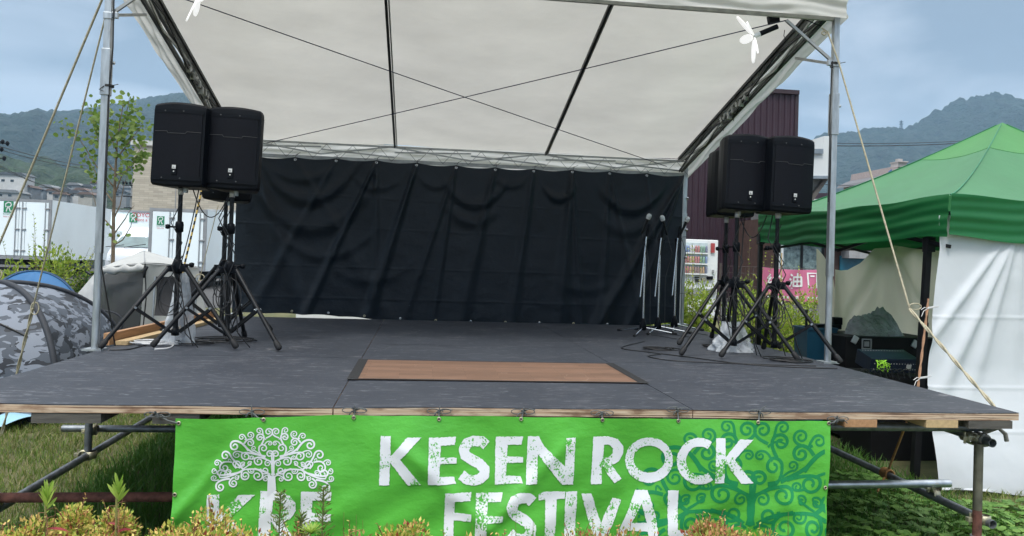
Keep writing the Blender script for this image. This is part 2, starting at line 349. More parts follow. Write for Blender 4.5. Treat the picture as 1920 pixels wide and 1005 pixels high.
hill2_m = M('wooded_hillside', (.010, .026, .012), .95, 0, .4, .07, 1, .2, col2=(.035, .062, .026), dist=5)
hills('hills', [(-900, 250), (-300, 246), (-60, 243), (0, 238), (25, 233), (50, 231), (85, 229), (120, 222), (150, 212), (200, 203), (250, 194), (300, 184), (355, 174), (430, 160), (560, 170), (700, 230), (800, 330), (860, 420)], 1500, 900, 2, hill_m, 8)
hills('hills', [(1180, 470), (1300, 350), (1420, 290), (1520, 264), (1545, 254), (1575, 250), (1600, 248), (1640, 243), (1660, 240), (1680, 246), (1700, 240), (1735, 222), (1760, 208), (1790, 191), (1820, 182), (1860, 178), (1885, 180), (1905, 190), (1940, 196), (2050, 185), (2400, 230), (2900, 300)], 1300, 700, 5, hill_m, 8)
hills('hills', [(-500, 330), (-100, 322), (0, 300), (60, 306), (120, 316), (180, 330), (260, 338), (340, 352), (420, 372), (500, 395)], 480, 260, 9, hill2_m, 7)

# ------------------------------------------------------------------ turf
def blades(name, regions, mat, wd=.006, group=None):
    V = []; F = []
    tot = []
    for (x0, x1, y0, y1, n, h0, h1) in regions:
        x = rng.uniform(x0, x1, n); y = rng.uniform(y0, y1, n); h = rng.uniform(h0, h1, n); tot.append((x, y, h))
    x = np.concatenate([t[0] for t in tot]); y = np.concatenate([t[1] for t in tot]); h = np.concatenate([t[2] for t in tot]); n = len(x)
    az = rng.uniform(0, 2*PI, n); ln = rng.uniform(.1, .9, n)*h; ax = rng.uniform(0, 2*PI, n)
    z = np.array([gz(a, b) for a, b in zip(x, y)])-.005
    wx, wy = np.cos(az)*wd*.5, np.sin(az)*wd*.5; dx, dy = np.cos(ax)*ln, np.sin(ax)*ln
    P = np.zeros((n, 5, 3))
    P[:, 0] = np.stack([x-wx, y-wy, z], 1); P[:, 1] = np.stack([x+wx, y+wy, z], 1)
    P[:, 2] = np.stack([x+wx*.8+dx*.35, y+wy*.8+dy*.35, z+h*.6], 1); P[:, 3] = np.stack([x-wx*.8+dx*.35, y-wy*.8+dy*.35, z+h*.6], 1)
    P[:, 4] = np.stack([x+dx, y+dy, z+h*.95], 1)
    me = bpy.data.meshes.new(name); b = np.arange(n)*5
    fs = [f for k in b.tolist() for f in ((k, k+1, k+2, k+3), (k+3, k+2, k+4))]
    me.from_pydata(P.reshape(-1, 3).tolist(), [], fs); me.materials.append(mat); me.update()
    o = bpy.data.objects.new(name, me); COL.objects.link(o); o['kind'] = 'stuff'; return o
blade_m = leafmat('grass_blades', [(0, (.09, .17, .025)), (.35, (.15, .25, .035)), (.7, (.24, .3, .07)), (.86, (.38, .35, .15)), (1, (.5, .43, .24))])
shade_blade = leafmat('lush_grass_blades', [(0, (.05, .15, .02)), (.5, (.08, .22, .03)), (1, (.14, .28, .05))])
gr = blades('grass', [(-4.6, -2.15, 4.2, 9.5, 26000, .03, .09), (-9, -2.3, 9, 13, 6000, .04, .12), (3.3, 7, 3.6, 5.6, 16000, .03, .09)], blade_m)
setp(gr, 'mown yellow-green grass around the stage', 'grass')
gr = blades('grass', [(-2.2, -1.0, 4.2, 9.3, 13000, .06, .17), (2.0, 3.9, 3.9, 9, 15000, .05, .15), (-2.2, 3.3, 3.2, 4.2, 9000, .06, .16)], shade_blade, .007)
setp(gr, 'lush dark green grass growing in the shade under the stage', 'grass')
# clover
cl = MB()
for k in range(2600):
    x = random.uniform(2.1, 4.9); y = random.uniform(3.7, 5.6 if x < 3.6 else 4.9); z = gz(x, y)+random.uniform(.03, .11); s = random.uniform(.012, .024); a0 = random.uniform(0, 2*PI); tx, ty = random.uniform(-.4, .4), random.uniform(-.4, .4)
    for q in range(3):
        t = a0+q*2*PI/3; c = (x+math.cos(t)*s, y+math.sin(t)*s)
        cl.poly([(c[0]+math.cos(t+j*PI/3)*s, c[1]+math.sin(t+j*PI/3)*s, z+(math.cos(t+j*PI/3)*tx+math.sin(t+j*PI/3)*ty)*s) for j in range(6)])
cl.build('clover', leafmat('clover_leaves', [(0, (.10, .25, .04)), (1, (.24, .42, .09))]), label='clover patches in the grass at the right corner of the stage', cat='ground cover', kind='stuff')

# ------------------------------------------------------------------ stage
SX0, SX1, SY0, SY1, SZ = -2.29, 3.29, 3.84, 9.1, .90
st = thing('stage', 'low wooden stage with a black deck and raw plywood edge', 'stage', (.5, SY0, 0))
cx = [SX0, -.404, 1.431, SX1]; ry = [SY0, 4.755, 5.665, 6.575, 7.485, 8.395, SY1]
def edgew(x): return .006*math.sin(x*2.1)+.004*math.sin(x*5.3+1)
for j in range(6):
    for i in range(3):
        g1 = .0028 if j == 0 else .0012; gx = .0022
        x0, x1, y0, y1 = cx[i]+gx, cx[i+1]-gx, ry[j]+(0 if j == 0 else g1), ry[j+1]-g1
        mb = MB(); nn = 12 if j == 0 else 1
        for k in range(nn):
            xa, xb = x0+(x1-x0)*k/nn, x0+(x1-x0)*(k+1)/nn; ea, eb = (edgew(xa), edgew(xb)) if j == 0 else (0, 0)
            zt = SZ-.0006*((i+j) % 2)
            v8 = [(xa, y0, zt-.003+ea*.6), (xb, y0, zt-.003+eb*.6), (xb, y1, zt-.003), (xa, y1, zt-.003), (xa, y0, zt+ea*.6), (xb, y0, zt+eb*.6), (xb, y1, zt), (xa, y1, zt)]
            mb.add(v8, [(4, 5, 6, 7), (0, 1, 5, 4)] + ([(1, 2, 6, 5)] if k == nn-1 else []) + ([(3, 0, 4, 7)] if k == 0 else []) + [(2, 3, 7, 6)], 0)
            # raw ply lamination on the visible front lip
        mb.build('deck_sheet', deck_m, st)
mb = MB()
for i in range(3):
    for k in range(14):
        xa, xb = cx[i]+.003+(cx[i+1]-cx[i]-.006)*k/14, cx[i]+.003+(cx[i+1]-cx[i]-.006)*(k+1)/14
        ea, eb = edgew(xa), edgew(xb)
        y0 = SY0-.004+.004*hsh(i+3)
        ym = SY0+.4
        mb.add([(xa, y0, SZ-.041+ea*.3), (xb, y0, SZ-.041+eb*.3), (xb, SY1, SZ-.041), (xa, SY1, SZ-.041), (xa, y0, SZ-.0048+ea*.6), (xb, y0, SZ-.0048+eb*.6), (xb, ym, SZ-.0065), (xa, ym, SZ-.0065), (xb, SY1, SZ-.0065), (xa, SY1, SZ-.0065)],
               [(0, 1, 5, 4), (0, 3, 2, 1), (4, 5, 6, 7), (7, 6, 8, 9), (3, 0, 4, 7, 9), (1, 2, 8, 6, 5)])
mb.build('plywood_layer', ply_m, st)
# pallet boards and blocks under the plywood
x = SX0+.02; k = 0
while x < 2.0:
    ww = random.uniform(.2, .34) if k % 2 == 0 else random.uniform(.15, .3)
    if k % 2 == 0:
        MB().box((x+ww/2, SY0+.18+.01*hsh(k), SZ-.068+.004*hsh(k+2)), (ww, .36, .052)).build('pallet_board', greywood, st)
    else: MB().box((x+ww/2, SY0+.42, SZ-.07), (ww, .3, .05)).build('pallet_board', greywood, st)
    x += ww+.005; k += 1
for yy in (5.2, 6.6, 8.0, 8.9): MB().box((.5, yy, SZ-.075), (5.4, .12, .06)).build('joist', greywood, st)
def px_x(u, y=SY0): return atY(u, 790, y).x
for (u0, u1, mt, dz) in ((1584, 1645, wood, 0), (1737, 1797, palewood, .001)):
    x0, x1 = px_x(u0), px_x(u1); MB().box(((x0+x1)/2, SY0+1.0, SZ-.064), (x1-x0, 2.0, .042), bev=.003).build('timber_bearer', mt, st)
MB().box((3.12, SY0+.5, SZ-.066), (.26, 1.0, .042)).build('pallet_board', greywood, st)
# floor patch and tape
p = thing('floor_patch', 'brown wood-effect board laid in the black stage deck and edged with black tape', 'floor board', (.52, 5.1, SZ+.003))
X0, X1, Y0, Y1 = -.385, 1.415, 4.67, 5.53
MB().box(((X0+X1)/2, (Y0+Y1)/2, SZ+.003), (X1-X0, Y1-Y0, .005)).build('board', floor_mat(), p)
tape = M('black_tape', (.012, .012, .013), .8, 0, .2, 30, .3, 100)
for (xa, xb, ya, yb) in ((X0-.03, X0+.035, Y0-.03, Y1+.02), (X1-.035, X1+.03, Y0-.03, Y1+.02), (X0+.036, X1-.036, Y0-.018, Y0+.008), (X0+.036, X1-.036, Y1-.006, Y1+.012)):
    MB().grid(lambda u, v: (xa+(xb-xa)*u, ya+(yb-ya)*v, SZ+.0075+.0006*math.sin(u*9)), 6, 3).build('tape', tape, p)
# lumber along left edge
MB().beam((-2.34, 6.1, SZ+.05), (-2.2, 8.6, SZ+.05), .045, .09).build('timber_beam', wood, label='orange timber beam lying on edge along the left side of the stage', cat='timber')
MB().beam((-2.25, 6.15, SZ+.018), (-2.12, 8.5, SZ+.018), .09, .03).build('timber_board', palewood, label='pale flat board lying inside the orange timber beam on the stage', cat='timber')

# scaffold
sf = thing('scaffold', 'steel tube scaffold carrying the stage', 'scaffolding', (.5, SY0+.2, 0))
def hpipe(a, b, r=.0243, mat=pipe):
    m = MB(); a, b = Vector(a), Vector(b); m.tube([a, b], r, 16, cap=False)
    d = (b-a).normalized(); m.tube([a+d*.001, b-d*.001], r*.86, 16, cap=False)
    m.lathe([(r, 0), (r*.86, 0)], a, 16, mat=d.to_track_quat('Z', 'Y').to_matrix()); m.lathe([(r, 0), (r*.86, 0)], b, 16, mat=d.to_track_quat('Z', 'Y').to_matrix())
    return m.build('pipe', mat, sf)
def clamp(c, d1, d2):
    m = MB(); 
    for d, o in ((d1, -.022), (d2, .022)):
        q = Vector(d).normalized().to_track_quat('Z', 'Y').to_matrix(); n = Vector(d1).cross(Vector(d2)).normalized()*o
        m.lathe([(.03, -.024), (.036, -.02), (.036, .02), (.03, .024)], Vector(c)+n, 14, mat=q)
        m.box(Vector(c)+n+q @ Vector((.045, 0, 0)), (.03, .024, .03), q, bev=.003); m.tube([Vector(c)+n+q @ Vector((.04, -.03, 0)), Vector(c)+n+q @ Vector((.04, .035, 0))], .007, 6)
    m.build('clamp', brass, sf)
hpipe((3.22, 3.93, .26), (3.22, 9, .26)); hpipe((3.2, 3.92, .715), (3.24, 9, .715))
hpipe((-2.2, 4.1, .23), (-2.2, 9, .23)); hpipe((-2.2, 4.3, .77), (-2.2, 9, .77))
hpipe((2.0, 4.42, .335), (3.32, 4.42, .345), mat=brightpipe)
hpipe((-4.2, 4.36, .30), (1.2, 4.36, .30), .026, mat=rust)
hpipe((-2.42, 5.62, .385), (2.0, 5.62, .385), mat=pipe)
hpipe((-2.2, 5.5, .2), (-2.2, 5.5, .79)); hpipe((-2.2, 8.2, .05), (-2.2, 8.2, .79))
hpipe((2.0, 4.05, .775), (3.3, 4.05, .775)); hpipe((-2.3, 8.6, .77), (3.3, 8.6, .77))
fp = atY(1829, 830, 4.0)
mb = MB(); mb.tube([(3.155, 3.97, .70), (3.155, 3.97, .33)], .0243, 16); mb.build('pipe', M('worn_pipe', (.15, .145, .11), .6, .5, .35, 12, .3, 100), sf)
mb = MB(); mb.tube([(3.155, 3.97, .33), (3.155, 3.97, .17)], .0243, 16); mb.build('pipe', rust, sf)
mb = MB(); mb.lathe([(.0, .17), (.034, .17), (.034, .185), (.017, .186), (.017, .02), (.07, .02), (.07, .0)], (3.155, 3.97, 0), 16)
for k in range(26): mb.lathe([(.0172, .03+k*.005), (.0195, .0325+k*.005), (.0172, .035+k*.005)], (3.155, 3.97, 0), 12)
mb.tube([(3.155, 3.97, .178), (3.25, 3.94, .165)], .008, 8); mb.build('jack_base', steel, sf)
for x in (-2.2, .5): 
    for y in (4.3, 8.2): mb = MB(); mb.tube([(x, y, .0), (x, y, .8)], .0243, 12); mb.build('pipe', pipe, sf)
clamp((3.22, 4.42, .30), (0, 1, 0), (1, 0, 0)); clamp((3.19, 3.99, .27), (0, 1, 0), (0, 0, 1)); clamp((3.17, 4.02, .72), (0, 1, 0), (0, 0, 1)); clamp((3.2, 4.14, .74), (1, 0, 0), (0, 1, 0))
clamp((-2.2, 5.56, .385), (1, 0, 0), (0, 0, 1)); clamp((-2.2, 5.5, .235), (0, 1, 0), (0, 0, 1)); clamp((-2.2, 4.36, .27), (0, 1, 0), (1, 0, 0))

# ------------------------------------------------------------------ banner
BY = SY0-.035
def bdisp(x, z):
    t = (.84-z)
    d = .010*math.sin(x*3.1+.6+z*1.3)*min(1, t*5)+.006*math.sin(x*7.3-z*6)+.005*math.sin((x*.8+z)*11)+.004*math.sin((x-z*1.7)*17)*smoothstep(.1, .5, t)
    for xk, s, wk in ((-.2, 1.1, .06), (.85, -.9, .05), (1.7, .6, .05), (-.75, -.8, .04)):
        q = x-xk-s*t; d += .011*math.exp(-(q/wk)**2)*smoothstep(0, .2, t)
    return -d*1.35
def bpos(u, v, off=0):
    q = atY(u, v, BY); return Vector((q.x, BY+bdisp(q.x, q.z)-off, q.z))
ban = thing('banner', 'green vinyl festival banner tied along the front edge of the stage', 'banner', (.5, BY, .0))
def banedge(s, t):   # s across, t down, pixel frame
    ul, ur = 328-6*t*1.6, 1559-14*t*1.6
    u = ul+(ur-ul)*s; top = np.interp(s, [0, .27, .5, .75, 1], [785.5, 778, 780.5, 784.5, 789.5]) + 1.2*abs(math.sin(s*PI*8.3))
    return u, top+(1108-top)*t
bm_ = MB(); bm_.grid(lambda s, t: bpos(*banedge(s, 1-t)), 260, 90); 
m, N, L, b = newmat('green_vinyl'); n = noise(N, L, 3, 3); r = ramp(N, L, n.outputs[0], [(.3, sc(BAN, .9)), (.7, sc(BAN, 1.12))]); L.new(r.outputs[0], b.inputs['Base Color'])
b.inputs['Roughness'].default_value = .38; n2 = noise(N, L, 9, 5, stretch=(1, 1, 1.5)); q = bump(N, L, n2.outputs[0], b, .45, .014)
bm_.build('sheet', m, ban)
ink_w = speckle_ink('white_print', (.78, .8, .84), BAN, .575); ink_solid = M('white_print_plain', (.78, .8, .84), .5, 0, .03, 5, 0)
ink_d = M('dark_green_print', (.008, .24, .075), .45, 0, .08, 3, 0)
def put2d(polys, mat, name, off, clip=None, cell=10):
    """polys: list of (outer, holes) or quads in photo-frame coordinates; cut on a grid and laid on the banner"""
    bm = bmesh.new()
    for item in polys:
        if isinstance(item, dict):
            loops = [[Vector((x, y, 0)) for x, y in lp] for lp in item['loops']]; flat = [q for lp in loops for q in lp]
            vs = [bm.verts.new(q) for q in flat]
            for tri in tessellate_polygon(loops):
                try: bm.faces.new([vs[i] for i in tri])
                except ValueError: pass
        else:
            try: bm.faces.new([bm.verts.new((x, y, 0)) for x, y in item])
            except ValueError: pass
    if not bm.verts: return
    xs = [v.co.x for v in bm.verts]; ys = [v.co.y for v in bm.verts]
    def cut(co, no, clear=False): bmesh.ops.bisect_plane(bm, geom=bm.verts[:]+bm.edges[:]+bm.faces[:], plane_co=co, plane_no=no, clear_outer=clear)
    if clip:
        for co, no in clip: cut(co, no, True)
    x = math.ceil(min(xs)/cell)*cell
    while x < max(xs): cut((x, 0, 0), (1, 0, 0)); x += cell
    y = math.ceil(min(ys)/cell)*cell
    while y < max(ys): cut((0, y, 0), (0, 1, 0)); y += cell
    bm.verts.index_update(); mb = MB(); mb.add([bpos(v.co.x, v.co.y, off) for v in bm.verts], [[q.index for q in f.verts] for f in bm.faces], 0, True); bm.free()
    o = mb.build(name, mat, ban); return o
def rough(lp, bb, amt):
    x0, y0, x1, y1 = bb; P = [(x0+(x1-x0)*a, y0+(y1-y0)*b) for a, b in lp]; o = []
    for i, (x, y) in enumerate(P):
        X, Y = P[(i+1) % len(P)]; d = math.hypot(X-x, Y-y); n = max(1, int(d/2.6))
        for k in range(n):
            t = k/n; j = amt*(random.random()-.5)*2 if (k or True) else 0; o.append((x+(X-x)*t+j*.5, y+(Y-y)*t+amt*(random.random()-.5)))
    return o
GL = {
 'K': [[(.04, 0), (.28, 0), (.27, .41), (.66, .03), (1, .03), (.5, .47), (.99, .99), (.68, 1), (.26, .53), (.24, .99), (0, 1)]],
 'E': [[(.06, .01), (1, 0), (.94, .17), (.47, .18), (.44, .42), (1, .43), (1, .55), (.43, .56), (.41, .82), (.92, .83), (.98, .97), (.01, 1)]],
 'N': [[(.04, .0), (.26, .0), (.37, .2), (.79, .62), (.81, .03), (1, .02), (.96, 1), (.73, 1), (.24, .36), (.22, .97), (0, .98)]],
 'R': [[(.07, .0), (.5, 0), (.8, .06), (.97, .22), (.97, .38), (.84, .54), (.63, .62), (.8, .78), (.92, .9), (.7, .99), (.5, .8), (.33, .6), (.32, 1), (0, 1)], [(.4, .17), (.36, .45), (.52, .46), (.66, .36), (.66, .26), (.56, .18)]],
 'F': [[(.08, .01), (1, 0), (.98, .17), (.42, .18), (.4, .42), (1, .42), (.97, .57), (.38, .57), (.36, 1), (.02, 1)]],
 'T': [[(0, .04), (.2, 0), (1, .01), (.98, .15), (.68, .16), (.6, 1), (.2, 1), (.25, .16), (0, .17)]],
 'I': [[(.15, .02), (1, 0), (.85, 1), (0, 1), (.05, .3)]],
 'V': [[(0, .03), (.26, .03), (.5, .62), (.78, .12), (1, .16), (.62, .98), (.36, 1)]],
 'A': [[(.5, 0), (.77, 0), (.95, .5), (1, .98), (.78, 1), (.76, .78), (.32, .78), (.2, 1), (0, 1)], [(.62, .25), (.4, .62), (.74, .62)]],
 'L': [[(.06, 0), (.5, 0), (.42, .74), (1, .76), (.96, 1), (0, 1)]],
}
def ringpts(a0, a1, n=34): return [(a0+(a1-a0)*i/n) for i in range(n+1)]
def glyph(ch, bb, amt=1.0):
    x0, y0, x1, y1 = bb; wd, ht = x1-x0, y1-y0
    if ch == 'O': lp = [[(.5+.5*math.cos(t), .5+.5*math.sin(t)) for t in ringpts(0, 2*PI, 30)[:-1]], [(.51+.33*math.cos(-t), .48+.3*math.sin(-t)) for t in ringpts(0, 2*PI, 30)[:-1]]]
    elif ch == 'C': 
        A = ringpts(R(-55), R(-308), 26); lp = [[(.6+.6*math.cos(t), .5+.5*math.sin(t)) for t in A]+[(.6+.36*math.cos(t), .49+.31*math.sin(t)) for t in reversed(A)]]
    elif ch == 'S':
        c = [(.88, .2), (.74, .12), (.5, .105), (.28, .15), (.185, .27), (.22, .39), (.42, .48), (.65, .56), (.81, .67), (.80, .79), (.66, .87), (.48, .895), (.28, .87), (.1, .78)]
        cc = []
        for i in range(len(c)-1):
            cc.append(c[i]); cc.append(((c[i][0]+c[i+1][0])/2, (c[i][1]+c[i+1][1])/2))
        cc.append(c[-1]); px = [(a*wd, b*ht) for a, b in cc]; n = len(px); Lp = []; Rp = []
        for i, (x, y) in enumerate(px):
            ax, ay = px[max(0, i-1)]; bx, by = px[min(n-1, i+1)]; d = math.hypot(bx-ax, by-ay); h = ht*.105
            Lp.append(((x-(by-ay)/d*h)/wd, (y+(bx-ax)/d*h)/ht)); Rp.append(((x+(by-ay)/d*h)/wd, (y-(bx-ax)/d*h)/ht))
        lp = [Lp+Rp[::-1]]
    else: lp = GL[ch]
    return {'loops': [rough(q, bb, amt) for q in lp]}
def c6(x, y): return 320+x/4.1025, 760+y/4.102
def c7(x, y): return 700+x/4.1023, 760+y/4.102
def c8(x, y): return 1140+x/4.1023, 760+y/4.102
def bb7(a, b, c, d, f=c7): return (*f(a, b), *f(c, d))
row = [('K', bb7(45, 228, 370, 610)), ('E', bb7(415, 240, 638, 606)), ('S', bb7(650, 235, 902, 612)), ('E', bb7(930, 240, 1152, 606)), ('N', bb7(1172, 236, 1552, 610)),
       ('R', (1108, 818.5, 1172, 908)), ('O', bb7(140, 250, 505, 606, c8)), ('C', bb7(533, 248, 812, 608, c8)), ('K', bb7(815, 250, 1112, 597, c8)),
       ('F', bb7(535, 660, 752, 1050)), ('E', bb7(775, 664, 992, 1060)), ('S', bb7(1018, 660, 1252, 1060)), ('T', bb7(1272, 662, 1478, 1060)), ('I', bb7(1470, 660, 1570, 1060)), ('V', (1090, 923, 1166, 1020)),
       ('A', bb7(50, 658, 388, 1060, c8)), ('L', bb7(455, 658, 640, 1060, c8))]
for ch, bb in row: put2d([glyph(ch, bb, 1.1)], ink_w, 'letter', .0032)
for ch, bb in (('K', bb7(265, 690, 640, 1080, c6)), ('R', bb7(662, 670, 968, 1060, c6)), ('F', bb7(982, 660, 1238, 1060, c6))): put2d([glyph(ch, bb, 1.0)], ink_w, 'letter', .0032)
# swirl tree: (start, control, centre, radius, turn, width)
HT = [((700, 300), (735, 245), (690, 245), 30, -1, 9), ((715, 232), (712, 205), (685, 193), 24, -1, 7), ((735, 250), (800, 225), (756, 202), 28, -1, 8), ((735, 262), (705, 228), (672, 252), 0, 1, 7),
 ((785, 455), (800, 370), (762, 375), 27, -1, 9), ((785, 440), (670, 400), (714, 330), 34, 1, 9), ((720, 312), (735, 270), (764, 292), 17, 1, 6),
 ((730, 395), (600, 370), (560, 290), 0, 1, 14), ((570, 290), (600, 240), (615, 285), 28, 1, 9), ((575, 255), (600, 268), (553, 240), 24, -1, 7), ((590, 262), (655, 250), (618, 224), 25, -1, 7),
 ((600, 350), (550, 255), (498, 308), 38, -1, 11), ((660, 380), (560, 350), (578, 392), 36, -1, 9), ((680, 370), (640, 340), (642, 328), 20, 1, 6), ((590, 410), (640, 425), (622, 405), 17, -1, 6), ((565, 370), (520, 340), (510, 380), 28, -1, 7),
 ((740, 420), (660, 385), (676, 432), 36, -1, 9), ((780, 500), (775, 430), (745, 450), 26, -1, 7),
 ((760, 540), (690, 480), (560, 500), 0, 1, 14), ((560, 500), (480, 440), (425, 385), 38, -1, 10), ((465, 425), (440, 390), (446, 440), 0, 1, 6),
 ((470, 440), (390, 415), (412, 482), 34, -1, 9), ((400, 450), (385, 420), (358, 443), 22, -1, 7), ((500, 490), (450, 440), (508, 462), 30, 1, 8), ((520, 490), (590, 440), (553, 460), 20, -1, 6), ((560, 490), (640, 440), (607, 452), 19, -1, 6),
 ((560, 500), (440, 570), (372, 560), 0, 1, 12), ((530, 520), (360, 560), (392, 525), 34, 1, 9), ((375, 560), (350, 480), (340, 508), 23, -1, 6), ((430, 545), (470, 520), (440, 520), 20, -1, 6), ((365, 578), (310, 590), (333, 560), 20, 1, 6),
 ((450, 570), (330, 580), (378, 632), 32, -1, 10), ((480, 560), (430, 590), (478, 605), 30, -1, 9), ((520, 545), (520, 580), (505, 560), 18, 1, 6), ((545, 510), (525, 570), (568, 545), 33, -1, 9), ((590, 500), (595, 530), (620, 508), 19, -1, 6),
 ((640, 490), (720, 510), (664, 548), 38, 1, 9), ((690, 490), (680, 520), (722, 505), 28, -1, 8), ((770, 555), (745, 530), (725, 573), 20, -1, 7), ((790, 545), (770, 470), (788, 430), 0, 1, 18)]
def curl(P, Q, Cc, r, dirn, wd):
    if r == 0:
        pts = bez(P, Q, Cc, 10); return ribbon2d(pts, lambda t: wd*(1-.35*t))
    dx, dy = Q[0]-Cc[0], Q[1]-Cc[1]; d = math.hypot(dx, dy); base = math.atan2(dy, dx)
    off = math.acos(max(-1, min(1, r/max(d, r+.1))))
    # tangent point giving travel direction dirn (y down)
    t0 = base+dirn*off; T = (Cc[0]+r*math.cos(t0), Cc[1]+r*math.sin(t0))
    pts = bez(P, Q, T, 8)
    n = 26; turns = 1.45
    for i in range(1, n+1):
        s = i/n; rr = r*(1-.78*s); th = t0+dirn*s*turns*2*PI*(.85); pts.append((Cc[0]+rr*math.cos(th), Cc[1]+rr*math.sin(th)))
    return ribbon2d(pts, lambda t: wd*(1.15-.45*t) if t < .93 else wd*1.0)
def tree2d(fn):
    polys = []
    for it in HT:
        for mir in (0, 1):
            P, Q, Cc, r, dn, wd = it; wd *= 1.28
            if mir: P, Q, Cc = [(1568-a, b) for a, b in (P, Q, Cc)]; dn = -dn
            polys.append([[fn(*c) for c in q] for q in curl(P, Q, Cc, r, dn, wd)])
    return polys
for k, pl in enumerate(tree2d(c6)): put2d(pl, ink_solid, 'tree_emblem', .0022+.00002*k) if False else None
def layered(fn, mat, name, off, clip=None, scale=1):
    # one mesh for the whole printed emblem; each curl sits a hair above the last so that no faces coincide
    bmv = MB()
    for k, pl in enumerate(tree2d(fn)):
        bm = bmesh.new()
        for q in pl:
            try: bm.faces.new([bm.verts.new((x, y, 0)) for x, y in q])
            except ValueError: pass
        if clip:
            for co, no in clip: bmesh.ops.bisect_plane(bm, geom=bm.verts[:]+bm.edges[:]+bm.faces[:], plane_co=co, plane_no=no, clear_outer=True)
        bm.verts.index_update(); bmv.add([bpos(v.co.x, v.co.y, off+.000012*k) for v in bm.verts], [[z.index for z in f.verts] for f in bm.faces], 0, True); bm.free()
    tr = [fn(*q) for q in ((742, 548), (800, 548), (806, 660), (812, 720), (735, 720))]
    if not clip: bmv.add([bpos(x, y, off+.0012) for x, y in tr], [tuple(range(5))])
    bmv.build(name, mat, ban)
layered(c6, ink_solid, 'tree_emblem', .0022)
def big(x, y): return c8(1105+(x-785)*2.15*1.0+(y-440)*-.0-(y-440)*.10*(-1)*(-1), 700+(y-440)*2.15+(x-785)*.03)
layered(big, ink_d, 'swirl_pattern', .0010, clip=[((1545, 900, 0), (1, -.0, 0)), ((0, 789, 0), (0, -1, 0)), ((1196, 0, 0), (-1, 0, 0))])
def bb_ring(c, r0, r1, off, axis=(0, -1, 0), mat=brass, name='grommet', parent=ban):
    m = MB(); q = Vector(axis).to_track_quat('Z', 'Y').to_matrix()
    m.lathe([(r0, 0), (r0, .003), ((r0+r1)/2, .005), (r1, .002), (r1, 0)], Vector(c)+Vector(axis)*off, 16, mat=q); return m.build(name, mat, parent)
gromm = [(334, 794), (495, 786), (663, 783), (823, 785.5), (977, 785.5), (1129, 787), (1272, 789), (1420, 791), (1555, 794), (328, 927), (1545, 913)]
for u, v in gromm:
    c = bpos(u, v, .003); bb_ring(c, .005, .0105, 0)
    m = MB(); m.lathe([(.0, .0005), (.0052, .0005)], c, 12, mat=Vector((0, -1, 0)).to_track_quat('Z', 'Y').to_matrix()); m.build('grommet_hole', inkblack, ban)
for k, (u, v) in enumerate(gromm[:9]):
    c = bpos(u, v, .008); m = MB(); o = [(-38, -16), (-22, -13), (2, -13), (0, -14), (3, -13), (-1, -12), (-2, -20), (3, -18), (14, -8)][k]
    kx = atY(u+o[0], v+o[1], SY0-.012); m.tube([c, (c+kx)/2+Vector((0, -.004, -.006)), kx], .0035, 6)
    for j in range(5):
        a = random.uniform(0, 2*PI); l = random.uniform(.02, .07); e = kx+Vector((math.cos(a)*l, -.012*random.random(), math.sin(a)*l*.55)); md = (kx+e)/2+Vector((0, -.012, .012))
        m.tube([kx, md, e], .0028, 5)
    for j in range(2):
        s = 1 if j else -1; m.tube([kx+Vector((s*.03*(1-math.cos(t)), -.01, .012*math.sin(t)*s+.004)) for t in np.linspace(0, 2*PI, 12)], .0024, 5)
    m.tube([kx+Vector((0, -.004, -.01)), kx+Vector((0, -.004, .01))], .008, 8)
    m.build('tie_string', tie_m, ban)

# ------------------------------------------------------------------ canopy over the stage
CX0, CX1, CYF, CYB = -2.32, 3.30, 5.85, 9.40
ZB = 3.0; SL = .256
def zr_(y): return ZB+SL*(CYB-y)
ct = thing('stage_canopy', 'white folding event canopy standing over the stage on galvanised legs', 'canopy', (.5, 7.6, SZ))
rafx = (-.36, 1.49)
def sheetz(x, y):
    e = min(abs(x-CX0-.02), abs(x-rafx[0]), abs(x-rafx[1]), abs(x-CX1+.02)); s = smoothstep(0, .9, e)
    t = (y-CYF)/(CYB-CYF); return zr_(y)+.03-.03*s*math.sin(max(0, min(1, t))*PI)-.012*s+.01*math.exp(-((y-CYB)/.2)**2)*0
mb = MB(); mb.grid(lambda u, v: (CX0-.03+(CX1-CX0+.06)*u, CYF-.1+(CYB-CYF+.16)*v, sheetz(CX0+(CX1-CX0)*u, CYF-.1+(CYB-CYF+.16)*v)+.004*math.sin(v*37+u*9)*math.sin(u*21)), 130, 70)
mb.build('roof_sheet', roof_m, ct)
def val(fn, n, mat=valance_m, h=.28, amp=.008, seed=0):
    m = MB()
    def f(u, v):
        p = Vector(fn(u)); w_ = amp*(math.sin(v*14+vnoise(u*8, seed)*6)+.8*math.sin(v*23+vnoise(u*15, seed+2)*7))
        nrm = Vector(fn(min(1, u+.01)))-Vector(fn(max(0, u-.01))); nrm = Vector((nrm.y, -nrm.x, 0)).normalized()
        return p+nrm*w_*(1 if v > .02 else 0)+Vector((0, 0, -h*v-.006*math.sin(u*19+seed)*v))
    m.grid(f, n, 24); return m.build('valance', mat, ct)
val(lambda u: (CX0-.03+(CX1-CX0+.06)*u, CYF-.1, zr_(CYF-.1)+.03), 160, seed=1)
val(lambda u: (CX0-.035, CYF-.1+(CYB-CYF+.16)*u, zr_(CYF-.1+(CYB-CYF+.16)*u)+.03), 100, seed=2)
val(lambda u: (CX1+.035, CYF-.1+(CYB-CYF+.16)*u, zr_(CYF-.1+(CYB-CYF+.16)*u)+.03), 100, seed=3)
val(lambda u: (CX0-.03+(CX1-CX0+.06)*u, CYB+.07, ZB+.01), 100, seed=4, mat=M('backlit_valance_fabric', (.8, .79, .75), .7, 0, .05, 2, .2, 9, trans=.75, dist=.01))
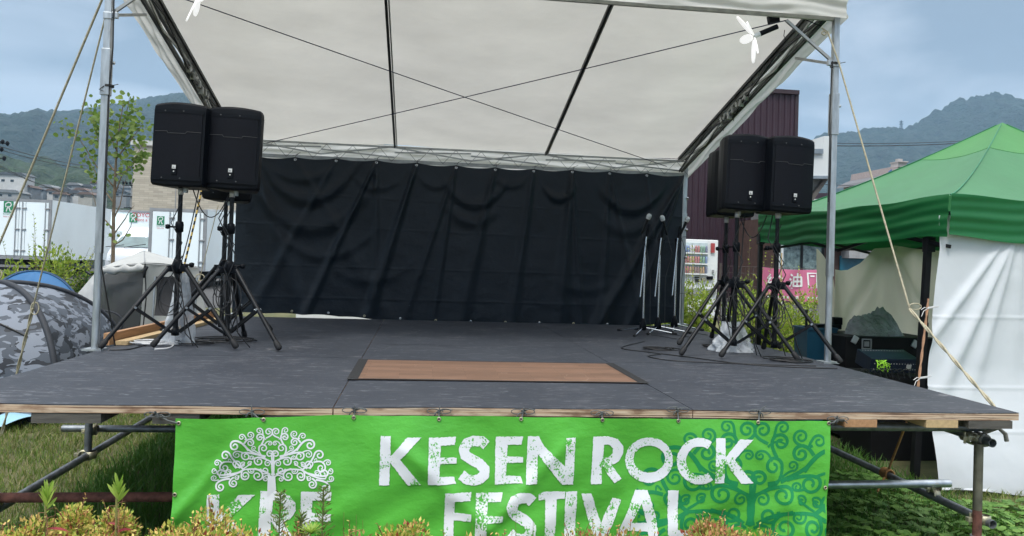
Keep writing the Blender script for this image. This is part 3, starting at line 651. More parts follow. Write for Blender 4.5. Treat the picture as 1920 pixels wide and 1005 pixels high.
truss = M('truss_aluminium', (.36, .37, .36), .5, .55, .2, 10, .1, 80)
dtruss = M('dark_truss', (.03, .032, .033), .5, .4, .2, 10, .1, 80)
for i, x in enumerate((CX0, CX1)):
    m = MB(); m.box((x, CYF, (3.72+SZ)/2+.35), (.048, .048, 3.72-SZ-.7), bev=.004); m.tube([(x, CYF, SZ), (x, CYF, 1.7)], .026, 16)
    m.box((x, CYF, 3.33), (.06, .06, .05), bev=.004); m.box((x, CYF, 2.92), (.062, .062, .34), bev=.004); m.box((x+.04*(-1 if i else 1), CYF, 3.34), (.05, .03, .045), bev=.004)
    m.tube([(x+.04, CYF, 2.99), (x+.055, CYF, 2.99)], .012, 8)
    m.box((x, CYF, SZ+.006), (.13, .13, .012)); m.build('leg', steel, ct)
for x in (-2.15, CX1):
    m = MB(); m.box((x, CYB-.05, (2.95+SZ)/2), (.045, .045, 2.95-SZ), bev=.004); m.box((x, CYB-.05, 2.25), (.056, .056, .12), bev=.004); m.box((x, CYB-.05, SZ+.006), (.14, .14, .012)); m.build('leg', steel, ct)
    for z in (2.5, 2.1, 1.75): MB().lathe([(0, 0), (.016, .0), (.016, .012), (.006, .016), (.006, .03)], (x+.02, CYB-.08, z), 10, mat=Vector((.3, -1, 0)).to_track_quat('Z', 'Y').to_matrix()).build('knob', chrome, ct)
# braces front right
def bar(a, b, wd=.022, ht=.012, mat=truss, name='strut', up=(0, 1, 0)): return MB().beam(a, b, wd, ht, 0, up).build(name, mat, ct)
bar(atY(1474, 38, CYF), (CX1-.02, CYF, 3.35), .022, .02); bar((CX1-.02, CYF+.02, 3.34), (CX1-.06, CYF+.55, 3.52), .022, .02, up=(1, 0, 0))
bar((CX0+.02, CYF, 3.35), (CX0+.32, CYF, 3.6), .022, .02); bar((CX0+.02, CYF, 3.34), (CX0+.06, CYF+.55, 3.52), .022, .02, up=(1, 0, 0))
# rafters
for i, x in enumerate(rafx):
    m = MB(); m.beam((x, CYF, zr_(CYF)-.03), (x, CYB-.08, ZB-.03), .022, .035); m.beam((x+.024, CYF, zr_(CYF)-.022), (x+.024, CYB-.08, ZB-.022), .012, .02, 1); m.build('rafter', [dtruss, truss], ct)
# back truss: two rails, folded scissor bars and zigzag web
yb = CYB-.06
m = MB(); m.beam((-2.13, yb, 2.97), (CX1, yb, 2.97), .014, .022); m.beam((-2.13, yb, 2.79), (CX1, yb, 2.79), .014, .03); m.beam((-2.13, yb+.03, 2.815), (CX1, yb+.03, 2.815), .01, .016); m.build('truss_rail', truss, ct)
m = MB(); x = -2.1; k = 0
while x < 3.2: m.tube([(x, yb-.012, 2.795 if k % 2 else 2.965), (x+.155, yb-.012, 2.965 if k % 2 else 2.795)], .0022, 5); x += .155; k += 1
m.build('truss_web', dtruss, ct)
for xa, xb in ((-2.1, -.36), (-.36, 1.49), (1.49, 3.26)):
    mid = (xa+xb)/2
    for s, (q0, q1, q2) in ((0, (2.83, 2.93, 2.84)), (1, (2.96, 2.84, 2.97))):
        for (x0, z0), (x1, z1) in (((xa, q0), (mid, q1 if s else q1)), ((mid, q1), (xb, q2))):
            MB().beam((x0, yb-.03-.016*s, z0 if s else 2.90), (x1, yb-.03-.016*s, z1), .01, .018).build('scissor_bar', truss, ct)
# side trusses: a bundle of folded bars along each sloping side
for sx, x in ((1, CX0+.04), (-1, CX1-.04)):
    def P(y, dx, dz): return (x+sx*dx, y, zr_(y)+dz)
    ya, yc = CYF+.02, CYB-.1
    for dx, dz, mt, wd, hh in ((0, -.03, dtruss, .03, .03), (.045, -.05, truss, .022, .03), (.0, -.13, truss, .03, .022), (.075, -.035, dtruss, .02, .03), (.03, -.19, dtruss, .02, .03)):
        MB().beam(P(ya, dx, dz), P(yc, dx, dz), wd, hh).build('side_rail', mt, ct)
    for k in range(4):
        y0, y1 = ya+(yc-ya)*k/4, ya+(yc-ya)*(k+1)/4
        MB().beam(P(y0, .05, -.19 if k % 2 else -.06), P(y1, .05, -.06 if k % 2 else -.19), .012, .024).build('scissor_bar', truss, ct)
        MB().beam(P(y0, .062, -.06 if k % 2 else -.19), P(y1, .062, -.19 if k % 2 else -.06), .012, .024).build('scissor_bar', dtruss, ct)
    m = MB()
    for k in range(7):
        y = 7.4+.1*k+(sx*.05); m.box(P(y, .05+.01*hsh(k), -.12-.05*hsh(k+4)), (.05, .07, .04), Matrix.Rotation(hsh(k)*2, 3, 'X'), bev=.005)
    for k in range(9):
        y = 7.3+.09*k; q = P(y, .04, -.1-.08*hsh(k)); m.tube([q, (q[0]+.03*hsh(k+9), q[1]+.08, q[2]-.08*hsh(k+1)), (q[0], q[1]+.12, q[2]+.02)], .006, 6)
    m.build('folded_joint', truss, ct)
MB().beam((CX0, CYF, 3.70), (CX1, CYF, 3.70), .025, .03).build('front_rail', truss, ct)

def sag(a, b, s=0, n=14):
    a, b = Vector(a), Vector(b); return [a.lerp(b, i/n)+Vector((0, 0, -s*4*(i/n)*(1-i/n))) for i in range(n+1)]
def rope(name, pts, r, mat, label, cat='rope', parent=None, extra=None):
    m = MB(); m.tube(pts, r, 8)
    if extra: extra(m)
    return m.build(name, mat, parent, label, cat)
q1, q2 = atY(500, 268, yb-.03), atY(1475, 38, CYF+.03)
rope('rope', sag(q1, q2, .01), .0045, blue_rope, 'navy rope crossing under the canopy from back left corner to front right corner')
q3 = atY(1250, 312, yb-.03); q4 = atY(1030, 213, 8.1); fr = atY(903, 180, (CYF+yb)/2)
qq = Vector((CX0+.12, CYF+.03, 3.62)); 
rope('rope', sag(q3, qq, .01), .0045, blue_rope, 'navy rope crossing under the canopy from back right corner to front left corner')
def hookfix(name, c, label):
    m = MB(); m.tube([Vector(c)+Vector((.018*math.cos(t), 0, .018*math.sin(t))) for t in np.linspace(.3, 5.4, 12)], .004, 6); m.tube([Vector(c)+Vector((.02, 0, -.01)), Vector(c)+Vector((.08, .0, -.02))], .003, 5); m.build(name, chrome, None, label, 'hook')
hookfix('hook', q1+Vector((-.03, 0, .0)), 'bright hook holding the navy rope at the back left of the truss')
# guy ropes
def twist(m, a, b, r, gap):
    n = 40; a, b = Vector(a), Vector(b); x, y = ortho(b-a)
    for s in (0, PI): m.tube([a.lerp(b, i/n)+(x*math.cos(i*.45+s)+y*math.sin(i*.45+s))*gap*.6 for i in range(n+1)], r, 6)
def loop(m, c, dx, dz, r=.006, wx=.07, wz=.03, y=0):
    m.tube([Vector(c)+Vector((dx*.5+wx*math.cos(t), y, dz+wz*math.sin(t))) for t in np.linspace(0, 2*PI, 18)], r, 6)
top = Vector((CX0, CYF, 3.6))
gA = atZ(-150, 812, .02); kA = top.lerp(gA, .62)
m = MB(); m.tube([top, kA], .0085, 8); twist(m, kA, gA, .0075, .012); loop(m, kA, -.02, -.02, .0065, .1, .045); loop(m, kA, .12, .02, .0055, .06, .05)
m.build('guy_rope', rope_m, label='thick beige guy rope with a loop knot running down to the far left', cat='guy rope')
top2 = Vector((CX0-.02, CYF-.02, 3.3)); gB = atZ(2, 818, .02); kB = top2.lerp(gB, .66)
m = MB(); m.tube([top2, kB], .0065, 8); twist(m, kB, gB, .0065, .011); loop(m, kB, .03, 0, .005, .03, .05)
m.build('guy_rope', rope_m, label='thin beige guy rope running down in front of the camouflage tent', cat='guy rope')
topR = Vector((CX1+.01, CYF-.03, 3.33)); gR = Vector((3.30, 4.02, .74)); tgt = atY(1705, 575, 5.2)
q0 = atX(1575, 118, 3.32); gR = atY(1866, 764, 4.25); kR = q0.lerp(gR, .7)
d1 = 0
def lineX(u, v, t): return None
kR = atY(1706, 580, 5.0); q0 = atY(1573, 118, CYF-.05)
m = MB(); m.tube([Vector((CX1-.12, CYF, 3.62)), atY(1552, 60, CYF-.04), q0, kR], .007, 8); twist(m, kR, gR, .0065, .010); loop(m, kR, .08, .02, .004, .045, .022); m.tube([gR, Vector((3.24, 4.1, .74))], .008, 6)
m.tube([atY(1545, 62, CYF-.04)+Vector((.02*math.cos(t), 0, .015*math.sin(t))) for t in np.linspace(0, 9, 20)], .006, 6)
m.build('guy_rope', rope_m, label='beige guy rope with a loop knot slanting past the white side wall on the right', cat='guy rope')
m = MB()
for k in range(7): m.tube([Vector((3.205+.03*math.cos(t), 3.985+k*.011, .715+.03*math.sin(t))) for t in np.linspace(0, 2*PI, 12)], .009, 6)
m.tube([(3.22, 4.02, .75), (3.27, 3.97, .79), (3.30, 3.95, .76), (3.31, 3.95, .72)], .012, 8); m.build('rope_wrap', M('grey_rope', (.22, .21, .18), .9, 0, .2, 30, .6, 200), label='grey rope wrapped around the upper scaffold pipe end at the right corner', cat='rope')
m = MB(); kk = atX(1663, 888, 3.22); tp = atX(1700, 792, 3.22)
m.tube([tp, kk], .008, 6)
for k in range(6): m.tube([kk+Vector((.032*math.cos(t), -.03+k*.012, .032*math.sin(t)-.0)) for t in np.linspace(0, 2*PI, 12)], .0075, 6)
m.tube([kk, kk+Vector((-.06, -.05, -.03)), kk+Vector((-.13, -.1, -.09))], .008, 6)
m.build('rope_tie', orange_rope, label='orange rope knotted around the lower scaffold pipe under the right side of the stage', cat='rope')
# black ties and cables on legs
for (u, v, l) in ((204, 163, 'black string tied around the left front leg of the canopy'), (1563, 121, 'black string tied around the right front leg of the canopy below the brace')):
    c = atY(u, v, CYF-.0); m = MB()
    for j in range(3): m.tube([c+Vector((.034*math.cos(t), .034*math.sin(t), .006*j)) for t in np.linspace(0, 2*PI, 12)], .003, 5)
    m.tube([c+Vector((.02, -.034, 0)), c+Vector((.08, -.04, .015))], .003, 5); m.tube([c+Vector((-.02, -.034, 0)), c+Vector((-.05, -.04, -.03)), c+Vector((-.02, -.04, -.04))], .003, 5); m.build('string_tie', cable_m, label=l, cat='string')
m = MB(); m.tube([(CX0+.035, CYF-.02, 3.6), (CX0+.045, CYF-.02, 3.1), (CX0+.03, CYF-.02, 2.75), (CX0+.035, CYF-.02, 2.2), (CX0+.03, CYF-.02, 1.5), (CX0+.1, CYF+.1, .92)], .005, 6); m.build('cable', cable_m, label='black cable running down the left front canopy leg', cat='cable')
m = MB(); m.tube([(CX1-.035, CYF-.02, 3.35), (CX1-.045, CYF-.02, 2.9), (CX1-.03, CYF-.02, 2.5), (CX1-.04, CYF-.02, 2.2)], .005, 6); m.build('cable', cable_m, label='black cable running down the right front canopy leg', cat='cable')

# LED clover lamps
led = bpy.data.materials.new('lit_led_panel'); led.use_nodes = True; bb = led.node_tree.nodes['Principled BSDF']; bb.inputs['Base Color'].default_value = (.85, .85, .85, 1); bb.inputs['Emission Color'].default_value = (1, 1, 1, 1); bb.inputs['Emission Strength'].default_value = .33
def lamp(hub, axis, label, rot0=0, left=False):
    t = thing('folding_light', label, 'work light', hub, group='petal lights hung under the canopy')
    q = Vector(axis).normalized().to_track_quat('Z', 'Y').to_matrix(); hub = Vector(hub)
    for k in range(5):
        a = rot0+k*2*PI/5; Rk = q @ Matrix.Rotation(a, 3, 'Z') @ Matrix.Rotation(R(-16), 3, 'Y'); m = MB(); pts = []
        for j in range(14):
            s = j/13*2*PI; pts.append((.125+.098*math.cos(s), .036*math.sin(s)))
        up = [hub+Rk @ Vector((x, y, .006)) for x, y in pts]; dn = [hub+Rk @ Vector((x, y, -.006)) for x, y in pts]
        m.add(up+dn, [tuple(range(14)), tuple(range(27, 13, -1))]+[(i, i+14, (i+1) % 14+14, (i+1) % 14) for i in range(14)]); m.build('light_panel', led, t)
    m = MB(); m.tube([hub-q.col[2]*.0, hub-q.col[2]*.05], .02, 12); m.build('neck', whitepaint, t)
    m = MB(); m.tube([hub-q.col[2]*.05, hub-q.col[2]*.20], .021, 14); m.build('battery_tube', plastic, t)
    return t
lamp(atY(1414, 68, 5.95), (-1, .25, -.45), 'white five-petal light hung at the front right corner of the canopy', .4)
lamp(atY(372, -8, 5.95), (.75, .3, -.6), 'white petal light at the front left, cut off by the top of the picture', .9)
c = atY(1450, 36, 5.95); m = MB(); m.box(c, (.09, .05, .06), Matrix.Rotation(-.2, 3, 'Y'), bev=.006); m.tube([c+Vector((.03, -.04, .01)), c+Vector((.2, -.02, .03)), c+Vector((.42, 0, -.03))], .004, 6); m.tube([c+Vector((.09, -.02, -.09)), c+Vector((.08, -.03, -.14)), c+Vector((.1, -.02, -.17))], .003, 6)
m.build('clip_mount', plastic, label='black clip holding the petal light to the front valance rail', cat='clip')

# ------------------------------------------------------------------ curtain
KX0, KX1 = -2.16, 3.22; KY = CYB-.2
gx = [-1.98+.4725*i for i in range(12)]
def curt(u, v):   # v=0 top
    x = KX0+(KX1-KX0)*u; top = 2.775-.022*abs(math.sin((x-gx[0])*PI/.4725))-.01*math.sin(x*2); bot = .93-.07*smoothstep(.12, .46, u)+.066*smoothstep(.84, 1, u)+.01*abs(math.sin((x+.1)*PI/.42))
    z = top+(bot-top)*v; h = top-z; d = 0
    for i, (k, s, wk, A) in enumerate(((0, .35, .10, .05), (1, .62, .1, .02), (2, -.5, .07, .03), (3, -.42, .05, .05), (3, .02, .05, .03), (4, -.28, .06, .06), (5, -.3, .05, .03), (5, -.12, .04, .03), (6, -.2, .08, .05), (7, -.12, .06, .04), (8, -.05, .07, .06), (8, .1, .04, .035), (9, .25, .05, .03), (9, -.02, .04, .03), (11, -.55, .07, .06), (11, -.34, .05, .045), (10, .12, .05, .02))):
        q = x-gx[k]-s*h; d += A*math.exp(-(q/(wk*(.35+.5*h)))**2)*min(1, h*4+.25)*(1-.25*v)
    for xc, zc, kk, A, wk, xr in ((-1.35, 2.28, 1.35, .055, .05, .55), (-1.3, 1.95, 1.0, .045, .06, .75), (-1.45, 2.52, .9, .03, .035, .35), (-1.15, 1.62, .9, .02, .04, .6), (-.55, 2.45, 1.6, .02, .03, .25), (.62, 2.3, 1.9, .045, .045, .36), (.6, 2.1, 1.7, .03, .05, .3), (1.65, 2.42, 3.5, .045, .035, .2), (2.55, 2.32, 1.6, .05, .045, .4), (2.5, 2.05, 1.4, .025, .05, .35), (.15, 2.5, 2.5, .02, .03, .2), (-.6, 1.35, .8, .015, .04, .4), (1.05, 2.55, 2.5, .02, .03, .2), (2.0, 1.3, .9, .012, .04, .35)):
        q = z-(zc+kk*(x-xc)**2); d += A*.6*(math.exp(-(q/(wk*1.5))**2)-.4*math.exp(-((q+wk*2.6)/(wk*1.6))**2))*math.exp(-((x-xc)/xr)**4)
    for zz in (2.32-.02*x, 1.96-.012*x, 1.5, 1.13): d += .004*math.exp(-((z-zz)/.007)**2)
    d += .02*(fbm2(x*2.2, z*2.0, 3, 4)-.45)+.007*(fbm2(x*7, z*9, 3, 8)-.45)
    return (x, KY-d, z)
cu = thing('backdrop_curtain', 'black tarpaulin hung as a backdrop across the back of the stage', 'curtain', (.5, KY, SZ))
m = MB(); m.grid(lambda u, v: curt(u, 1-v), 420, 150); m.build('cloth', curtain_mat(), cu)
for i, x in enumerate(gx):
    if x > KX1-.05: continue
    p = Vector(curt((x-KX0)/(KX1-KX0), .018)); bb_ring(p+Vector((0, -.006, 0)), .006, .016, 0, mat=chrome, parent=cu)
    m = MB(); m.tube([p+Vector((0, -.012, 0)), p+Vector((.012, -.03, .05)), p+Vector((.03*hsh(i), .03, .075))], .003, 6); e = p+Vector((.012, -.03, .055)); m.tube([e, e+Vector((.05, -.01, .03))], .0022, 5); m.tube([e, e+Vector((-.04, -.01, -.012))], .0022, 5); m.build('tie_string', cable_m, cu)
for i in range(13):
    x = -1.9+.42*i; p = Vector(curt((x-KX0)/(KX1-KX0), .985)); bb_ring(p+Vector((0, -.008, 0)), .005, .015, 0, mat=brass if i % 2 else chrome, parent=cu)
for i, z in enumerate((2.0, 1.3)):
    m = MB(); m.tube([(KX1-.03, KY-.02, z), (KX1+.08, KY-.06, z+.01), (KX1+.14, KY-.05, z-.02)], .003, 5); m.build('tie_string', cable_m, cu)

# ------------------------------------------------------------------ loudspeakers and stands
def grille_mat():
    m, N, L, b = newmat('speaker_grille'); v = N.new('ShaderNodeTexVoronoi'); v.inputs['Scale'].default_value = 105; v.inputs['Randomness'].default_value = .15
    t = N.new('ShaderNodeTexCoord'); mp = N.new('ShaderNodeMapping'); mp.inputs['Scale'].default_value = (1, .01, 1); L.new(t.outputs['Object'], mp.inputs[0]); L.new(mp.outputs[0], v.inputs['Vector'])
    r = ramp(N, L, v.outputs['Distance'], [(.25, (.001, .001, .0015)), (.5, (.006, .007, .011))]); L.new(r.outputs[0], b.inputs['Base Color']); b.inputs['Roughness'].default_value = .55; b.inputs['Specular IOR Level'].default_value = .14
    bump(N, L, v.outputs['Distance'], b, .6, .003); return m
gm = grille_mat()
badge_m = M('badge_silver', (.6, .6, .58), .4, .2, .1, 5, 0)
seam_m = M('grille_seam', (.045, .047, .05), .5, 0, .1, 5, 0)
def make_speaker():
    t = thing('loudspeaker', 'x', 'loudspeaker', (0, 0, 0)); W2, H = .222, .70
    def fy(x, z): return -.175-.035*(1-(x/W2)**2)      # bowed front
    prof = [(-W2, -.16), (-W2-.002, -.10), (-.205, .0), (-.14, .19), (.14, .19), (.205, 0), (W2+.002, -.10), (W2, -.16)]
    front = [(W2*(1-2*i/10), fy(W2*(1-2*i/10), 0)) for i in range(11)]
    m = MB(); ring = prof+front; n = len(ring); vs = []
    for z, s in ((0, .93), (.018, .985), (.05, 1), (H-.05, 1), (H-.018, .985), (H, .93)): 
        vs += [(x*s, y*s, z+(.016*(1-(x/W2)**2)*(1 if z > H/2 else -.6) if abs(z-H/2) > H/2-.02 else 0)) for x, y in ring]
    fs = [(i+k*n, (i+1) % n+k*n, (i+1) % n+(k+1)*n, i+(k+1)*n) for k in range(5) for i in range(n)]
    m.add(vs, fs+[tuple(range(n))[::-1], tuple(range(5*n, 6*n))]); m.build('cabinet', plastic, t)
    g = MB(); gw = .200
    g.grid(lambda u, v: (-gw+2*gw*u, fy((-gw+2*gw*u), 0)-.006, .075+(H-.145)*v), 12, 4)
    for sx in (-1, 1): g.grid(lambda u, v: (sx*gw, fy(gw, 0)-.006+.02*u, .075+(H-.145)*v), 1, 4)
    g.build('grille', gm, t)
    f = MB()
    def strip(z0, z1, off=.0085, inset=0): f.grid(lambda u, v: (-.212+.424*u, fy(-.212+.424*u, 0)-off, z0+(z1-z0)*v), 12, 1); f.grid(lambda u, v: (-.212+.424*u, fy(-.212+.424*u, 0)-off+.02*v, z1), 12, 1)
    strip(.045, .083); f.build('grille_frame', plastic, t); f = MB(); strip(H-.080, H-.045); f.build('grille_frame', plastic, t)
    sm = MB(); zl = H*.66
    pts = [(-.2, zl), (-.085, zl), (-.075, zl-.016), (.075, zl-.016), (.085, zl), (.2, zl)]
    dense = []
    for (x0, z0), (x1, z1) in zip(pts, pts[1:]):
        for i in range(6): dense.append((x0+(x1-x0)*i/6, z0+(z1-z0)*i/6))
    dense.append(pts[-1]); sm.tube([(x, fy(x, 0)-.0075, z) for x, z in dense], .0022, 4); sm.build('grille_seam', seam_m, t)
    b = MB(); b.box((0, -.221, .135), (.046, .008, .086), bev=.004); bo = b.build('badge', plastic, t)
    b = MB(); b.box((0, -.2265, .157), (.032, .003, .032)); b.lathe([(0, .0012), (.006, .001), (.006, -.002)], (0, -.2262, .118), 10, mat=Vector((0, -1, 0)).to_track_quat('Z', 'Y').to_matrix()); lo = b.build('badge_plate', badge_m, bo)
    b = MB(); text_faces(b, 'JBL', .016, lambda x, y: (x, -.2285, .152+y)); b.build('badge_text', inkblack, bo)
    for sx in (-.14, -.05, .06, .14):
        for z in (.064, H-.062): pass
    b = MB()
    for sx in (-.11, .05): 
        for z in (.062, H-.063): b.lathe([(0, .002), (.006, .002), (.007, 0)], (sx, fy(sx, 0)-.009, z), 8, mat=Vector((0, -1, 0)).to_track_quat('Z', 'Y').to_matrix())
    b.build('screw', seam_m, t)
    b = MB(); b.tube([(0, .0, -.045), (0, 0, -.005)], .022, 12); b.build('pole_socket', steel, t)
    return t
sp0 = make_speaker(); first = [True]
def place(proto, flag, loc, rz, sc_=1):
    o = proto if flag[0] else copy_tree(proto); flag[0] = False
    o.location = loc; o.rotation_euler = rz if isinstance(rz, tuple) else (0, 0, rz); o.scale = (sc_,)*3; return o
spk = [  # photo centre x of the front bottom, bottom y, world y, yaw, label, scale
 (332, 353, 6.15, R(-9), 'black loudspeaker at the far left of the stage, the left of the front pair'),
 (430, 359, 6.2, R(-1), 'black loudspeaker left of the curtain, the right one of the front left pair'),
 (424, 379, 6.9, R(2), 'black loudspeaker hidden behind and below the front left pair'),
 (1383, 397, 6.2, R(2), 'black loudspeaker right of the canopy back leg, the left one of the front right pair'),
 (1470, 402, 6.1, R(9), 'black loudspeaker beside the green tent, the rightmost on the stage'),
 (1364, 408, 7.0, R(8), 'black loudspeaker half hidden behind the front right pair on its left')]
stands = [  # centre x, y, first leg azimuth, label
 (331, 6.15, 220, 'black tripod speaker stand nearest the left canopy leg, wrapped in clear film at one leg'),
 (428, 6.2, 208, 'black tripod speaker stand at front left, second from the left canopy leg'),
 (417, 6.9, 290, 'black tripod speaker stand at the left, standing behind the other two'),
 (1378, 6.2, 196, 'black tripod speaker stand at the right, the front one nearest the microphone stands'),
 (1454, 6.1, 194, 'black tripod speaker stand nearest the right canopy leg'),
 (1358, 7.0, 200, 'black tripod speaker stand at the right, standing behind the other two')]
def make_stand():
    t = thing('speaker_stand', 'x', 'speaker stand', (0, 0, 0)); hz_ = .60
    m = MB(); m.tube([(0, 0, .09), (0, 0, .92)], .0195, 16); m.build('pole', blackmetal, t)
    m = MB(); m.tube([(0, 0, .9), (0, 0, 1.25)], .0165, 16); u = m.build('upper_pole', blackmetal, t)
    m = MB(); m.lathe([(.017, 1.17), (.0205, 1.17), (.0205, 1.22), (.017, 1.22)], (0, 0, 0), 14)
    m.build('height_mark', badge_m, u)
    m = MB()
    for z in (1.0, 1.08, 1.14): m.lathe([(0, .002), (.003, .002), (.004, 0)], (0, -.0165, z), 8, mat=Vector((0, -1, 0)).to_track_quat('Z', 'Y').to_matrix())
    m.build('pin_hole', badge_m, u)
    m = MB(); m.lathe([(.02, .88), (.03, .885), (.031, .94), (.027, .96), (.017, .965)], (0, 0, 0), 16); m.tube([(.02, -.01, .92), (.07, -.02, .92)], .007, 8); m.lathe([(0, -.02), (.017, -.014), (.019, .014), (0, .02)], (.08, -.022, .92), 10); m.build('collar', plastic, t)
    m = MB(); m.lathe([(.02, hz_-.04), (.034, hz_-.035), (.036, hz_+.03), (.03, hz_+.06), (.02, hz_+.07)], (0, 0, 0), 16)
    for k in range(3):
        a = k*2*PI/3; d = Vector((math.cos(a), math.sin(a), 0)); m.box(d*.052+Vector((0, 0, hz_)), (.06, .032, .05), Matrix.Rotation(a, 3, 'Z'), bev=.006)
    m.tube([(-.03, .02, hz_+.03), (-.075, .045, hz_+.03)], .008, 8); m.lathe([(0, -.02), (.018, -.014), (.02, .014), (0, .02)], (-.085, .05, hz_+.03), 10); m.build('hub', plastic, t)
    m = MB(); m.lathe([(.0, .08), (.028, .085), (.03, .13), (.02, .14)], (0, 0, 0), 14); m.build('lower_collar', plastic, t)
    for k in range(3):
        a = k*2*PI/3; d = Vector((math.cos(a), math.sin(a), 0)); s = Vector((-d.y, d.x, 0))
        p0 = d*.07+Vector((0, 0, hz_+.005)); p1 = d*.53+Vector((0, 0, .03))
        m = MB(); m.tube([p0, p1], .0165, 12); lg = m.build('leg', blackmetal, t)
        dd = (p1-p0).normalized(); m = MB(); m.tube([p1-dd*.06, p1-dd*.045, p1+dd*.0, p1+dd*.012], [.0175, .022, .024, .016], 12); m.build('rubber_foot', rubber, lg)
        q = p0.lerp(p1, .52)
        for j in (-1, 1): m = MB(); m.beam(q+s*.018*j, d*.03+s*.014*j+Vector((0, 0, .11)), .004, .02); m.build('brace', blackmetal, t)
        m = MB(); m.tube([q-s*.026, q+s*.026], .009, 8); m.build('brace_rivet', steel, lg)
    return t
ts0 = make_stand(); f2 = [True]; f1 = [True]
stp = []
for (u, y, az, lb) in stands:
    p = atY(u, 560, y); o = place(ts0, f2, (p.x, y, SZ), R(az)); o['label'] = lb; o['group'] = 'tripod stands under the loudspeakers'; stp.append(p)
for i, (u, v, y, rz, lb) in enumerate(spk):
    sx = stp[i].x; q = atY(u, v, y-.17)
    o = place(sp0, f1, (sx+(.035, .028, .03, .012, .012, 0)[i], y, q.z+.02), (0, R(1.3), rz)); o.scale = (.89, .92, .875); o['label'] = lb; o['group'] = 'loudspeakers on tripod stands'
    # telescopic pole reaches the socket: extend with its own inner pole
    st_o = [s for s in bpy.data.objects if s.get('label') == stands[i][3]][0]
    hgt = q.z-.02-SZ
    mm = MB(); mm.tube([(0, 0, 1.2), (0, 0, hgt)], .0165, 14)
    me_o = mm.build('telescopic_pole', blackmetal, None); me_o.location = (0, 0, 1.2) ; me_o.parent = st_o
for i, (u, y, az, lb) in enumerate(stands):
    rd = random.Random(i+40); c = stp[i]; m = MB()
    for k in range(3 if i != 4 else 7):
        hh = rd.uniform(.5, .7); w1 = rd.uniform(.05, .1)*(1.3 if i == 4 else 1); sx = -.07 if i == 4 else rd.uniform(-.04, .04)
        m.tube([(c.x+sx+w1*math.sin(t)*(.6+.4*math.sin(t/2)), y-.04-.01*k+.03*math.cos(t), SZ+hh-.14+.14*math.cos(t)+rd.uniform(-.006, .006)) for t in np.linspace(0, 2*PI, 16)], .0042, 5)
    pth = [(c.x+.02, y-.03, SZ+1.12), (c.x-.05, y-.04, SZ+.95), (c.x+.04, y-.05, SZ+.8), (c.x-.03, y-.05, SZ+.62), (c.x+.08, y-.1, SZ+.35), (c.x+.12, y-.16, SZ+.12), (c.x+.2, y-.1, SZ+.008)]
    m.tube([Vector(q) for q in pth], .0042, 5)
    m.build('cable', cable_m, None, 'black cable looped around the %s' % ['stand nearest the left canopy leg', 'second stand from the left canopy leg', 'rear stand of the left group', 'front stand nearest the microphone stands', 'stand nearest the right canopy leg', 'rear stand of the right group'][i], 'cable')
# ------------------------------------------------------------------ microphone stands and microphones
def make_micstand():
    t = thing('microphone_stand', 'x', 'microphone stand', (0, 0, 0))
    m = MB(); m.lathe([(.0, .045), (.03, .045), (.04, .06), (.036, .12), (.02, .17), (.012, .18)], (0, 0, 0), 12); m.build('base_hub', plastic, t)
    for k in range(3):
        a = k*2*PI/3; d = Vector((math.cos(a), math.sin(a), 0)); m = MB(); m.tube([d*.02+Vector((0, 0, .075)), d*.34+Vector((0, 0, .016))], .0085, 10); l = m.build('leg', chrome, t)
        m = MB(); m.tube([d*.32+Vector((0, 0, .018)), d*.375+Vector((0, 0, .013))], .014, 8); m.build('rubber_foot', rubber, l)
    m = MB(); m.tube([(0, 0, .15), (0, 0, .98)], .0105, 12); m.build('upright', chrome, t)
    m = MB(); m.tube([(0, 0, .9), (0, 0, 1.04)], .015, 10); m.box((0, 0, 1.06), (.035, .03, .07), bev=.006); m.tube([(0, -.01, 1.06), (.05, -.03, 1.07)], .006, 6); m.build('boom_clamp', plastic, t)
    m = MB(); m.tube([(-.045, -.02, .42), (.0, -.02, 1.05), (.012, -.02, 1.16)], .0085, 10); m.build('boom', chrome, t)
    m = MB(); m.tube([(.008, -.02, 1.1), (.02, -.022, 1.18), (.03, -.024, 1.24)], [.012, .015, .017], 10); m.build('microphone_clip', plastic, t)
    return t
ms0 = make_micstand(); f3 = [True]
def mic(c, d, label):
    t = thing('microphone', label, 'microphone', c, group='vocal microphones'); c = Vector(c); d = Vector(d).normalized(); q = d.to_track_quat('Z', 'Y').to_matrix()
    m = MB(); m.lathe([(.004, -.17), (.0115, -.168), (.012, -.14), (.0165, -.02), (.021, -.006)], c, 14, mat=q); m.build('body', blackmetal, t)
    m = MB(); m.lathe([(.02, -.008), (.0255, .004), (.0255, .01)], c, 16, mat=q); m.build('ring', badge_m, t)
    m = MB(); m.lathe([(.0255, .01), (.027, .025), (.024, .042), (.015, .054), (.001, .057)], c, 18, mat=q); m.build('ball_grille', M('mic_mesh', (.5, .52, .52), .5, .6, .3, 60, .8, 500, dist=.002), t)
ms = [(1203, 628, 7.95, 20, (1215, 410), (.35, -.2, 1), 'leftmost of the three chrome microphone stands'), (1231, 624, 8.15, 10, (1243, 413), (-.35, -.1, 1), 'middle one of the three chrome microphone stands'), (1262, 617, 8.45, 0, (1287, 415), (.35, -.2, 1), 'rightmost of the three chrome microphone stands, beside the canopy leg')]
